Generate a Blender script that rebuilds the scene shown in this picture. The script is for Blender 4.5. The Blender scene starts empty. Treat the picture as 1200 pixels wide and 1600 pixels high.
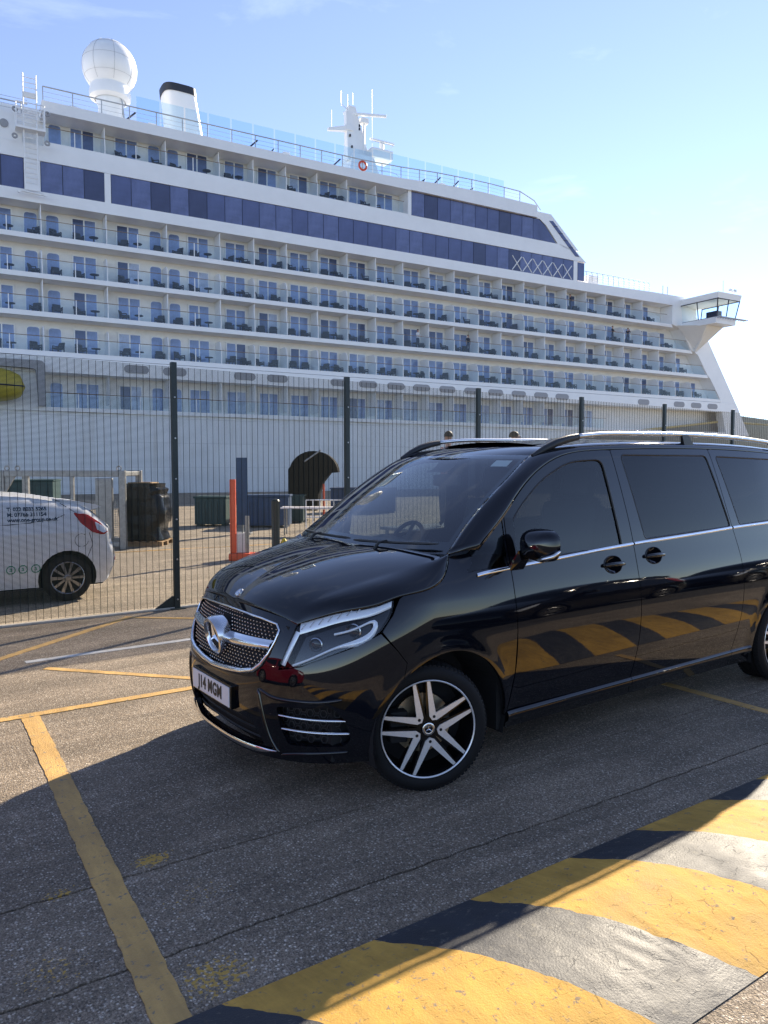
import bpy, bmesh, math, random
import numpy as np
from mathutils import Vector, Matrix
from mathutils.geometry import delaunay_2d_cdt
R = math.radians
rng = random.Random(7)
scene = bpy.context.scene
COL = scene.collection

# ------------------------------------------------------------------ camera
cam_d = bpy.data.cameras.new('camera')
cam = bpy.data.objects.new('camera', cam_d); COL.objects.link(cam)
scene.camera = cam
cam_d.sensor_fit = 'VERTICAL'
cam_d.sensor_height = 36.0
cam_d.lens = 36.0 * 1172.0 / 1600.0
cam_d.clip_start = 0.05
cam_d.clip_end = 6000
CAM = Vector((-1.672, -4.016, 1.737))
cam.location = CAM
_yaw = 0.950
_fw = Vector((math.cos(_yaw), math.sin(_yaw), 0))
_t = math.atan((800 - 733.4) / 1172.0)
_dir = _fw * math.cos(_t) + Vector((0, 0, -math.sin(_t)))
cam.rotation_euler = _dir.to_track_quat('-Z', 'Y').to_euler()

# ------------------------------------------------------------------ light
SUN_DIR = Vector((1.68, 0.71, 1.0)).normalized()   # x: along the van, y: away from the camera
w = bpy.data.worlds.new('World'); scene.world = w; w.use_nodes = True
nt = w.node_tree; nt.nodes.clear()
out = nt.nodes.new('ShaderNodeOutputWorld'); bg = nt.nodes.new('ShaderNodeBackground')
sky = nt.nodes.new('ShaderNodeTexSky'); sky.sky_type = 'NISHITA'; sky.sun_disc = False
sky.sun_elevation = math.asin(SUN_DIR.z)
sky.sun_rotation = math.atan2(SUN_DIR.x, SUN_DIR.y)
sky.altitude = 900; sky.air_density = 0.8; sky.dust_density = 0.015; sky.ozone_density = 3.5
# faint cirrus wisps in the real sky
tc = nt.nodes.new('ShaderNodeTexCoord')
mp = nt.nodes.new('ShaderNodeMapping'); mp.inputs['Scale'].default_value = (1.2, 3.0, 7.0); mp.inputs['Rotation'].default_value = (0.2, 0.1, 0.6)
nz = nt.nodes.new('ShaderNodeTexNoise'); nz.inputs['Scale'].default_value = 2.2; nz.inputs['Detail'].default_value = 7; nz.inputs['Roughness'].default_value = 0.6; nz.inputs['Distortion'].default_value = 0.6
rmp = nt.nodes.new('ShaderNodeMapRange'); rmp.inputs[1].default_value = 0.58; rmp.inputs[2].default_value = 0.85; rmp.inputs[3].default_value = 0.0; rmp.inputs[4].default_value = 0.12
mixc = nt.nodes.new('ShaderNodeMixRGB'); mixc.blend_type = 'MIX'; mixc.inputs[2].default_value = (9.0, 9.6, 10.4, 1)
nt.links.new(tc.outputs['Generated'], mp.inputs[0]); nt.links.new(mp.outputs[0], nz.inputs['Vector'])
nt.links.new(nz.outputs['Fac'], rmp.inputs[0]); nt.links.new(rmp.outputs[0], mixc.inputs[0])
hsv = nt.nodes.new('ShaderNodeHueSaturation'); hsv.inputs['Hue'].default_value = 0.507; hsv.inputs['Saturation'].default_value = 0.84
nt.links.new(sky.outputs[0], hsv.inputs['Color']); nt.links.new(hsv.outputs[0], mixc.inputs[1]); nt.links.new(mixc.outputs[0], bg.inputs['Color'])
bg.inputs['Strength'].default_value = 0.122
nt.links.new(bg.outputs[0], out.inputs[0])
sun_d = bpy.data.lights.new('sun', 'SUN'); sun_d.energy = 5.0; sun_d.angle = R(0.53); sun_d.color = (1.0, 0.87, 0.68)
sun = bpy.data.objects.new('sun', sun_d); COL.objects.link(sun)
sun.rotation_euler = (-SUN_DIR).to_track_quat('-Z', 'Y').to_euler()
sun.location = SUN_DIR * 60
scene.view_settings.view_transform = 'Standard'; scene.view_settings.look = 'None'
scene.view_settings.gamma = 1.0; scene.view_settings.use_curve_mapping = False
scene.view_settings.exposure = 1.26
scene.cycles.max_bounces = 8; scene.cycles.transparent_max_bounces = 24
scene.cycles.caustics_reflective = False; scene.cycles.caustics_refractive = False

# ------------------------------------------------------------------ materials
MATS = {}
def new_mat(name):
    m = bpy.data.materials.new(name); m.use_nodes = True
    MATS[name] = m
    return m, m.node_tree, m.node_tree.nodes['Principled BSDF']
def pmat(name, col, rough=0.5, metal=0.0, ior=1.5, noise=0.0, nscale=8.0, bump=0.0, bscale=60.0, coat=0.0, emit=0.0, spec=None, rvar=0.0):
    """plain painted/solid material with mild procedural colour variation and relief"""
    m, t, b = new_mat(name)
    b.inputs['Base Color'].default_value = (*col, 1)
    b.inputs['Roughness'].default_value = rough
    b.inputs['Metallic'].default_value = metal
    b.inputs['IOR'].default_value = ior
    if coat: b.inputs['Coat Weight'].default_value = coat; b.inputs['Coat Roughness'].default_value = 0.03
    if spec is not None: b.inputs['Specular IOR Level'].default_value = spec
    if noise or bump or rvar:
        tc = t.nodes.new('ShaderNodeTexCoord')
    if noise or rvar:
        n = t.nodes.new('ShaderNodeTexNoise'); n.inputs['Scale'].default_value = nscale; n.inputs['Detail'].default_value = 6
        n.inputs['Roughness'].default_value = 0.65
        t.links.new(tc.outputs['Object'], n.inputs['Vector'])
    if noise:
        mr = t.nodes.new('ShaderNodeMapRange'); mr.inputs[1].default_value = 0.3; mr.inputs[2].default_value = 0.7
        mr.inputs[3].default_value = 1 - noise; mr.inputs[4].default_value = 1 + noise
        mx = t.nodes.new('ShaderNodeVectorMath'); mx.operation = 'SCALE'; mx.inputs[0].default_value = col
        t.links.new(n.outputs['Fac'], mr.inputs[0]); t.links.new(mr.outputs[0], mx.inputs['Scale']); t.links.new(mx.outputs[0], b.inputs['Base Color'])
    if rvar:
        mr = t.nodes.new('ShaderNodeMapRange'); mr.inputs[1].default_value = 0.3; mr.inputs[2].default_value = 0.7
        mr.inputs[3].default_value = max(0, rough - rvar); mr.inputs[4].default_value = rough + rvar
        t.links.new(n.outputs['Fac'], mr.inputs[0]); t.links.new(mr.outputs[0], b.inputs['Roughness'])
    if bump:
        n2 = t.nodes.new('ShaderNodeTexNoise'); n2.inputs['Scale'].default_value = bscale; n2.inputs['Detail'].default_value = 4
        t.links.new(tc.outputs['Object'], n2.inputs['Vector'])
        bp = t.nodes.new('ShaderNodeBump'); bp.inputs['Strength'].default_value = bump; bp.inputs['Distance'].default_value = 0.01
        t.links.new(n2.outputs['Fac'], bp.inputs['Height']); t.links.new(bp.outputs[0], b.inputs['Normal'])
    return m
def glass_mat(name, tint, ior=1.5, rough=0.0, extra=0.0):
    """thin pane: tinted transmission plus fresnel mirror"""
    m, t, b = new_mat(name)
    t.nodes.remove(b)
    o = t.nodes['Material Output']
    tr = t.nodes.new('ShaderNodeBsdfTransparent'); tr.inputs[0].default_value = (*tint, 1)
    gl = t.nodes.new('ShaderNodeBsdfGlossy'); gl.inputs['Roughness'].default_value = rough; gl.inputs[0].default_value = (1, 1, 1, 1)
    # Schlick reflectance from the facing angle (same from both sides of the pane)
    lw = t.nodes.new('ShaderNodeLayerWeight'); lw.inputs[0].default_value = 0.5
    pw = t.nodes.new('ShaderNodeMath'); pw.operation = 'POWER'; pw.inputs[1].default_value = 5.0
    f0 = ((ior-1)/(ior+1))**2+extra
    mr = t.nodes.new('ShaderNodeMapRange'); mr.inputs[3].default_value = f0; mr.inputs[4].default_value = 1.0
    mx = t.nodes.new('ShaderNodeMixShader')
    t.links.new(lw.outputs['Facing'], pw.inputs[0]); t.links.new(pw.outputs[0], mr.inputs[0]); t.links.new(mr.outputs[0], mx.inputs[0])
    t.links.new(tr.outputs[0], mx.inputs[1]); t.links.new(gl.outputs[0], mx.inputs[2]); t.links.new(mx.outputs[0], o.inputs[0])
    return m

# ------------------------------------------------------------------ mesh helpers
class MB:
    """collects geometry for ONE mesh object"""
    def __init__(s): s.v = []; s.f = []
    def add(s, vs, fs):
        o = len(s.v); s.v += [tuple(map(float, p)) for p in vs]; s.f += [tuple(i + o for i in f) for f in fs]; return s
    def box(s, x0, x1, y0, y1, z0, z1):
        return s.add([(x0,y0,z0),(x1,y0,z0),(x1,y1,z0),(x0,y1,z0),(x0,y0,z1),(x1,y0,z1),(x1,y1,z1),(x0,y1,z1)],
            [(0,3,2,1),(4,5,6,7),(0,1,5,4),(1,2,6,5),(2,3,7,6),(3,0,4,7)])
    def bbox(s, x0, x1, y0, y1, z0, z1, r=0.02):
        """box with chamfered edges"""
        bm = bmesh.new(); bmesh.ops.create_cube(bm, size=1)
        for v in bm.verts: v.co = Vector(((x0+x1)/2 + v.co.x*(x1-x0), (y0+y1)/2 + v.co.y*(y1-y0), (z0+z1)/2 + v.co.z*(z1-z0)))
        bmesh.ops.bevel(bm, geom=bm.edges[:], offset=r, segments=2, affect='EDGES', profile=0.6)
        return s.bm(bm)
    def bm(s, bm):
        bm.verts.index_update()
        s.add([v.co[:] for v in bm.verts], [[v.index for v in f.verts] for f in bm.faces]); bm.free(); return s
    def prism(s, poly, a0, a1, axis='y'):
        """2D polygon extruded along an axis; poly in the two other axes (x,z)/(y,z)/(x,y)"""
        n = len(poly)
        def P(p, a):
            return (p[0], a, p[1]) if axis == 'y' else ((a, p[0], p[1]) if axis == 'x' else (p[0], p[1], a))
        vs = [P(p, a0) for p in poly] + [P(p, a1) for p in poly]
        fs = [tuple(range(n)), tuple(range(2*n-1, n-1, -1))] + [(i, i+n, (i+1) % n + n, (i+1) % n) for i in range(n)]
        return s.add(vs, fs)
    def tube(s, pts, r, n=8, cap=True, closed=False):
        pts = [Vector(p) for p in pts]; m = len(pts)
        rs = r if isinstance(r, (list, tuple)) else [r] * m
        vs = []; up = None
        for i, p in enumerate(pts):
            if closed: d = pts[(i+1) % m] - pts[i-1]
            else: d = pts[min(i+1, m-1)] - pts[max(i-1, 0)]
            d.normalize()
            if up is None: up = d.orthogonal().normalized()
            up = (up - d * up.dot(d)).normalized(); q = d.cross(up)
            for k in range(n):
                a = 2*math.pi*k/n + math.pi/n
                vs.append(p + (up*math.cos(a) + q*math.sin(a)) * rs[i])
        fs = []
        for i in range(m if closed else m-1):
            j = (i+1) % m
            for k in range(n): fs.append((i*n+k, i*n+(k+1) % n, j*n+(k+1) % n, j*n+k))
        if cap and not closed: fs += [tuple(range(n-1, -1, -1)), tuple(range((m-1)*n, m*n))]
        return s.add(vs, fs)
    def lathe(s, prof, n=32, M=None):
        """prof: (r, h) pairs; axis z; closed only if asked by profile; M optional matrix"""
        vs = []; m = len(prof)
        for k in range(n):
            a = 2*math.pi*k/n
            for r, h in prof: vs.append(Vector((r*math.cos(a), r*math.sin(a), h)))
        fs = [(k*m+i, ((k+1) % n)*m+i, ((k+1) % n)*m+i+1, k*m+i+1) for k in range(n) for i in range(m-1)]
        if M is not None: vs = [M @ v for v in vs]
        return s.add(vs, fs)
    def grid(s, P):
        """P[i][j] points"""
        a = len(P); b = len(P[0])
        return s.add([p for row in P for p in row], [(i*b+j, (i+1)*b+j, (i+1)*b+j+1, i*b+j+1) for i in range(a-1) for j in range(b-1)])
    def mesh(s, name, smooth=0):
        me = bpy.data.meshes.new(name); me.from_pydata(s.v, [], s.f); me.update()
        if smooth:
            me.polygons.foreach_set('use_smooth', [True]*len(me.polygons))
            if smooth < 180: me.set_sharp_from_angle(angle=R(smooth))
        return me
    def build(s, name, mat, parent=None, smooth=0, recalc=True):
        me = s.mesh(name)
        if recalc:
            bm = bmesh.new(); bm.from_mesh(me); bmesh.ops.recalc_face_normals(bm, faces=bm.faces[:]); bm.to_mesh(me); bm.free()
        if smooth:
            me.polygons.foreach_set('use_smooth', [True]*len(me.polygons))
            if smooth < 180: me.set_sharp_from_angle(angle=R(smooth))
        return link(name, me, mat, parent)
def link(name, me, mat=None, parent=None, loc=None):
    o = bpy.data.objects.new(name, me); COL.objects.link(o)
    if mat is not None and me is not None and len(me.materials) == 0:
        me.materials.append(MATS[mat] if isinstance(mat, str) else mat)
    if parent is not None: o.parent = parent
    if loc is not None: o.location = loc
    return o
def empty(name, loc=(0,0,0), rz=0.0, parent=None):
    o = bpy.data.objects.new(name, None); COL.objects.link(o); o.location = loc; o.rotation_euler.z = rz
    o.empty_display_size = 0.2
    if parent is not None: o.parent = parent
    return o
def tag(o, label=None, cat=None, group=None, kind=None):
    if label: o['label'] = label
    if cat: o['category'] = cat
    if group: o['group'] = group
    if kind: o['kind'] = kind
    return o
def copy_tree(o, parent=None):
    c = o.copy(); COL.objects.link(c)
    if parent is not None: c.parent = parent
    for ch in list(o.children): copy_tree(ch, c)
    return c
def text_mesh(txt, size, extrude=0.001, align='CENTER', spacing=1.0, sx=1.0, bold=0.0):
    cu = bpy.data.curves.new('txt', 'FONT'); cu.body = txt; cu.size = size; cu.extrude = extrude; cu.align_x = align; cu.align_y = 'CENTER'
    cu.space_character = spacing; cu.offset = bold; cu.resolution_u = 3
    o = bpy.data.objects.new('txt', cu); COL.objects.link(o)
    dg = bpy.context.evaluated_depsgraph_get()
    me = bpy.data.meshes.new_from_object(o.evaluated_get(dg))
    bpy.data.objects.remove(o); bpy.data.curves.remove(cu)
    if sx != 1.0:
        for v in me.vertices: v.co.x *= sx
    return me
class Spline:
    """natural cubic spline, vectorised; linear extrapolation"""
    def __init__(s, x, y):
        s.x = np.array(x, float); s.y = np.array(y, float); n = len(x); h = np.diff(s.x)
        A = np.zeros((n, n)); b = np.zeros(n); A[0, 0] = A[-1, -1] = 1
        for i in range(1, n-1):
            A[i, i-1] = h[i-1]; A[i, i] = 2*(h[i-1]+h[i]); A[i, i+1] = h[i]
            b[i] = 6*((s.y[i+1]-s.y[i])/h[i] - (s.y[i]-s.y[i-1])/h[i-1])
        s.m = np.linalg.solve(A, b)
    def __call__(s, q):
        q = np.clip(np.asarray(q, float), s.x[0], s.x[-1])
        i = np.clip(np.searchsorted(s.x, q) - 1, 0, len(s.x)-2); h = s.x[i+1]-s.x[i]
        a = (s.x[i+1]-q)/h; b = (q-s.x[i])/h
        return a*s.y[i] + b*s.y[i+1] + ((a**3-a)*s.m[i] + (b**3-b)*s.m[i+1])*h*h/6
class Curve3:
    def __init__(s, pts):
        pts = np.array(pts, float); d = np.r_[0, np.cumsum(np.linalg.norm(np.diff(pts, axis=0), axis=1))]; s.t = d/d[-1]
        s.c = [Spline(s.t, pts[:, k]) for k in range(3)]
    def __call__(s, t): return np.stack([c(t) for c in s.c], -1)
def dens(poly, step=0.02, closed=True):
    out = []; n = len(poly)
    for i in range(n if closed else n-1):
        a = np.array(poly[i], float); b = np.array(poly[(i+1) % n], float); k = max(1, int(np.linalg.norm(b-a)/step))
        for j in range(k): out.append(tuple(a + (b-a)*j/k))
    if not closed: out.append(tuple(poly[-1]))
    return out
def rounded(poly, r, seg=4):
    out = []; n = len(poly)
    rr = r if isinstance(r, (list, tuple)) else [r]*n
    for i in range(n):
        p = np.array(poly[i], float); a = np.array(poly[i-1], float); b = np.array(poly[(i+1) % n], float)
        la = np.linalg.norm(a-p); lb = np.linalg.norm(b-p); k = min(rr[i], la*.45, lb*.45)
        if k <= 1e-6: out.append(tuple(p)); continue
        p0 = p + (a-p)/la*k; p1 = p + (b-p)/lb*k
        for j in range(seg+1):
            t = j/seg; out.append(tuple((1-t)**2*p0 + 2*t*(1-t)*p + t*t*p1))
    return out
def inset(poly, d):
    P = np.array(poly, float); n = len(P)
    area = 0.5*np.sum(P[:, 0]*np.roll(P[:, 1], -1) - np.roll(P[:, 0], -1)*P[:, 1]); sg = 1 if area > 0 else -1
    out = []
    for i in range(n):
        a = P[i]-P[i-1]; b = P[(i+1) % n]-P[i]
        a /= np.linalg.norm(a)+1e-12; b /= np.linalg.norm(b)+1e-12
        na = np.array([-a[1], a[0]])*sg; nb = np.array([-b[1], b[0]])*sg
        m = na+nb; l = m@m
        m = m/(l if l > .3 else .3)*2
        out.append(tuple(P[i]+m*d))
    return out
def inpoly(pts, poly):
    P = np.asarray(pts, float); Q = np.asarray(poly, float); x, y = P[:, 0], P[:, 1]; r = np.zeros(len(P), bool)
    for (x0, y0), (x1, y1) in zip(Q, np.roll(Q, -1, 0)):
        if y0 == y1: continue
        c = ((y0 > y) != (y1 > y)) & (x < (x1-x0)*(y-y0)/(y1-y0)+x0); r ^= c
    return r
def distpoly(pts, poly, closed=True):
    P = np.asarray(pts, float); Q = np.asarray(poly, float); d = np.full(len(P), 1e9)
    Q2 = np.roll(Q, -1, 0) if closed else Q[1:]
    for a, b in zip(Q, Q2):
        ab = b-a; t = np.clip(((P-a)@ab)/max(ab@ab, 1e-12), 0, 1); d = np.minimum(d, np.linalg.norm(P-(a+t[:, None]*ab), axis=1))
    return d
def patch(name, poly, surf, mat, parent=None, step=0.04, bstep=0.02, off=0.0, thick=0.02, holes=(), mirror=False, gap=0.0):
    """trimmed piece of a smooth surface: surf(u,v)->(N,3) with +y = near side. Analytic normals, real edge flange."""
    if gap: poly = inset(poly, gap); holes = [inset(h, -gap) for h in holes]
    loops = [dens(poly, bstep)] + [dens(h, bstep) for h in holes]
    V = []; E = []
    for L in loops:
        o = len(V); V += L; E += [(o+i, o+(i+1) % len(L)) for i in range(len(L))]
    A = np.array(loops[0]); lo, hi = A.min(0), A.max(0)
    gx, gy = np.meshgrid(np.arange(lo[0]+step*.5, hi[0], step), np.arange(lo[1]+step*.5, hi[1], step)); G = np.c_[gx.ravel(), gy.ravel()]
    if len(G):
        k = inpoly(G, loops[0]) & (distpoly(G, loops[0]) > min(step, .4*step+.5*bstep)*.8)
        for L in loops[1:]: k &= ~inpoly(G, L) & (distpoly(G, L) > .4*step)
        V += [tuple(g) for g in G[k]]
    r = delaunay_2d_cdt([Vector(p) for p in V], E, [], 0, 1e-6)
    P2 = np.array([tuple(p) for p in r[0]]); T = np.array([f for f in r[2] if len(f) == 3])
    c = P2[T].mean(1); k = inpoly(c, loops[0])
    for L in loops[1:]: k &= ~inpoly(c, L)
    T = T[k]
    e = 1e-3
    def nrm(Q):
        n = np.cross(surf(Q[:, 0]+e, Q[:, 1])-surf(Q[:, 0]-e, Q[:, 1]), surf(Q[:, 0], Q[:, 1]+e)-surf(Q[:, 0], Q[:, 1]-e))
        n /= np.linalg.norm(n, axis=1)[:, None]+1e-12
        return n*nsign
    nsign = 1.0
    # outward normal: away from a point deep inside the body
    N = nrm(P2); X = surf(P2[:, 0], P2[:, 1])
    ref = X.mean(0)-np.array(patch.center)
    if (N.mean(0)@ref) < 0: nsign = -1.0; N = -N
    X = X+N*off
    verts = list(map(tuple, X)); norms = list(map(tuple, N)); faces = []; fn = []
    tri = X[T]; gn = np.cross(tri[:, 1]-tri[:, 0], tri[:, 2]-tri[:, 0]); flip = (gn*N[T].mean(1)).sum(1) < 0
    for t, fl in zip(T, flip):
        t = tuple(int(q) for q in (t[::-1] if fl else t)); faces.append(t); fn.append([norms[q] for q in t])
    if thick:
        for L in loops:
            Q = np.array(L); n = nrm(Q); top = surf(Q[:, 0], Q[:, 1])+n*off; bot = top-n*thick; o = len(verts); m = len(L)
            verts += list(map(tuple, top))+list(map(tuple, bot))
            for i in range(m):
                j = (i+1) % m; f = (o+i, o+j, o+m+j, o+m+i)
                a, b, c_, d = [np.array(verts[q]) for q in f]; g = np.cross(b-a, c_-a); g /= np.linalg.norm(g)+1e-12
                faces.append(f); fn.append([tuple(g)]*4)
    sy = 1 if mirror else -1
    verts = [(a, sy*b, c) for a, b, c in verts]
    if sy == -1: faces = [f[::-1] for f in faces]; fn = [[(p[0], -p[1], p[2]) for p in f[::-1]] for f in fn]
    me = bpy.data.meshes.new(name); me.from_pydata(verts, [], faces); me.update()
    me.polygons.foreach_set('use_smooth', [True]*len(me.polygons))
    me.normals_split_custom_set([p for f in fn for p in f])
    return link(name, me, mat, parent)
patch.center = (2.6, 0, 0.9)
# ------------------------------------------------------------------ ground materials
def aggregate(name, dark, light, stone, scale=85.0, rough=0.75, stains=()):
    m, t, b = new_mat(name); N = t.nodes; L = t.links
    tc = N.new('ShaderNodeTexCoord')
    big = N.new('ShaderNodeTexNoise'); big.inputs['Scale'].default_value = 0.9; big.inputs['Detail'].default_value = 8; big.inputs['Roughness'].default_value = 0.7
    vo = N.new('ShaderNodeTexVoronoi'); vo.inputs['Scale'].default_value = scale; vo.inputs['Randomness'].default_value = 1.0
    vo2 = N.new('ShaderNodeTexVoronoi'); vo2.inputs['Scale'].default_value = scale*2.3
    for n in (big, vo, vo2): L.new(tc.outputs['Object'], n.inputs['Vector'])
    mixb = N.new('ShaderNodeMixRGB'); mixb.inputs[1].default_value = (*dark, 1); mixb.inputs[2].default_value = (*light, 1)
    mr = N.new('ShaderNodeMapRange'); mr.inputs[1].default_value = 0.35; mr.inputs[2].default_value = 0.68; L.new(big.outputs['Fac'], mr.inputs[0]); L.new(mr.outputs[0], mixb.inputs[0])
    # per stone brightness
    sep = N.new('ShaderNodeSeparateColor'); L.new(vo.outputs['Color'], sep.inputs[0])
    pw = N.new('ShaderNodeMath'); pw.operation = 'POWER'; pw.inputs[1].default_value = 2.4; L.new(sep.outputs[0], pw.inputs[0])
    core = N.new('ShaderNodeMapRange'); core.inputs[1].default_value = 0.25; core.inputs[2].default_value = 0.55; core.inputs[3].default_value = 1.0; core.inputs[4].default_value = 0.0
    sc = N.new('ShaderNodeMath'); sc.operation = 'MULTIPLY'; 
    L.new(vo.outputs['Distance'], core.inputs[0]); L.new(core.outputs[0], sc.inputs[0]); L.new(pw.outputs[0], sc.inputs[1])
    mix1 = N.new('ShaderNodeMixRGB'); mix1.inputs[2].default_value = (*stone, 1); L.new(sc.outputs[0], mix1.inputs[0]); L.new(mixb.outputs[0], mix1.inputs[1])
    sep2 = N.new('ShaderNodeSeparateColor'); L.new(vo2.outputs['Color'], sep2.inputs[0])
    mr2 = N.new('ShaderNodeMapRange'); mr2.inputs[3].default_value = 0.45; mr2.inputs[4].default_value = 1.5; L.new(sep2.outputs[1], mr2.inputs[0])
    vm = N.new('ShaderNodeVectorMath'); vm.operation = 'SCALE'; L.new(mix1.outputs[0], vm.inputs[0]); L.new(mr2.outputs[0], vm.inputs['Scale'])
    oil = N.new('ShaderNodeTexNoise'); oil.inputs['Scale'].default_value = 2.1; oil.inputs['Detail'].default_value = 10; oil.inputs['Roughness'].default_value = 0.6; oil.inputs['Distortion'].default_value = 0.8
    trk = N.new('ShaderNodeMapping'); trk.inputs['Scale'].default_value = (0.25, 1.6, 1.0); L.new(tc.outputs['Object'], trk.inputs[0]); L.new(trk.outputs[0], oil.inputs['Vector'])
    om = N.new('ShaderNodeMapRange'); om.inputs[1].default_value = 0.42; om.inputs[2].default_value = 0.66; om.inputs[3].default_value = 0.74; om.inputs[4].default_value = 1.12; L.new(oil.outputs['Fac'], om.inputs[0])
    vm2 = N.new('ShaderNodeVectorMath'); vm2.operation = 'SCALE'; L.new(vm.outputs[0], vm2.inputs[0]); L.new(om.outputs[0], vm2.inputs['Scale'])
    col = vm2.outputs[0]
    # splashes of old line paint
    for (cx, cy, rx, ry, amt) in stains:
        mp = N.new('ShaderNodeMapping'); mp.vector_type = 'TEXTURE'; mp.inputs['Location'].default_value = (cx, cy, 0); mp.inputs['Scale'].default_value = (rx, ry, 1)
        L.new(tc.outputs['Object'], mp.inputs[0])
        ln = N.new('ShaderNodeVectorMath'); ln.operation = 'LENGTH'; L.new(mp.outputs[0], ln.inputs[0])
        fall = N.new('ShaderNodeMapRange'); fall.inputs[1].default_value = 0.2; fall.inputs[2].default_value = 1.0; fall.inputs[3].default_value = amt; fall.inputs[4].default_value = 0.0
        L.new(ln.outputs['Value'], fall.inputs[0])
        ns = N.new('ShaderNodeTexNoise'); ns.inputs['Scale'].default_value = 55; ns.inputs['Detail'].default_value = 5; L.new(tc.outputs['Object'], ns.inputs['Vector'])
        th = N.new('ShaderNodeMath'); th.operation = 'ADD'; L.new(ns.outputs['Fac'], th.inputs[0]); L.new(fall.outputs[0], th.inputs[1])
        st = N.new('ShaderNodeMapRange'); st.inputs[1].default_value = 0.80; st.inputs[2].default_value = 0.87; st.inputs[4].default_value = 0.85; L.new(th.outputs[0], st.inputs[0])
        mx = N.new('ShaderNodeMixRGB'); mx.inputs[2].default_value = (0.55, 0.33, 0.05, 1); L.new(st.outputs[0], mx.inputs[0]); L.new(col, mx.inputs[1]); col = mx.outputs[0]
    L.new(col, b.inputs['Base Color']); b.inputs['Roughness'].default_value = rough
    b.inputs['Specular IOR Level'].default_value = 0.35
    bp = N.new('ShaderNodeBump'); bp.inputs['Strength'].default_value = 0.55; bp.inputs['Distance'].default_value = 0.006; bp.invert = True
    add = N.new('ShaderNodeMath'); add.operation = 'ADD'; L.new(vo.outputs['Distance'], add.inputs[0]); L.new(vo2.outputs['Distance'], add.inputs[1])
    L.new(add.outputs[0], bp.inputs['Height']); L.new(bp.outputs[0], b.inputs['Normal'])
    return m
ST = [(-0.62, -0.77, 0.16, 0.10, 0.42), (-1.02, -0.82, 0.16, 0.09, 0.30), (-0.70, -1.66, 0.28, 0.22, 0.33), (-0.55, -1.15, 0.35, 0.3, 0.20), (-1.15, -1.30, 0.25, 0.3, 0.24), (-1.25, -1.75, 0.3, 0.25, 0.3), (-0.35, 1.62, 0.14, 0.06, 0.2)]
aggregate('asphalt', (0.178, 0.138, 0.096), (0.285, 0.222, 0.155), (0.64, 0.56, 0.45), stains=ST)
aggregate('asphalt_road', (0.045, 0.042, 0.04), (0.075, 0.07, 0.064), (0.18, 0.17, 0.16))
aggregate('asphalt_far', (0.29, 0.235, 0.165), (0.38, 0.31, 0.225), (0.55, 0.49, 0.40), scale=60)
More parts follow.
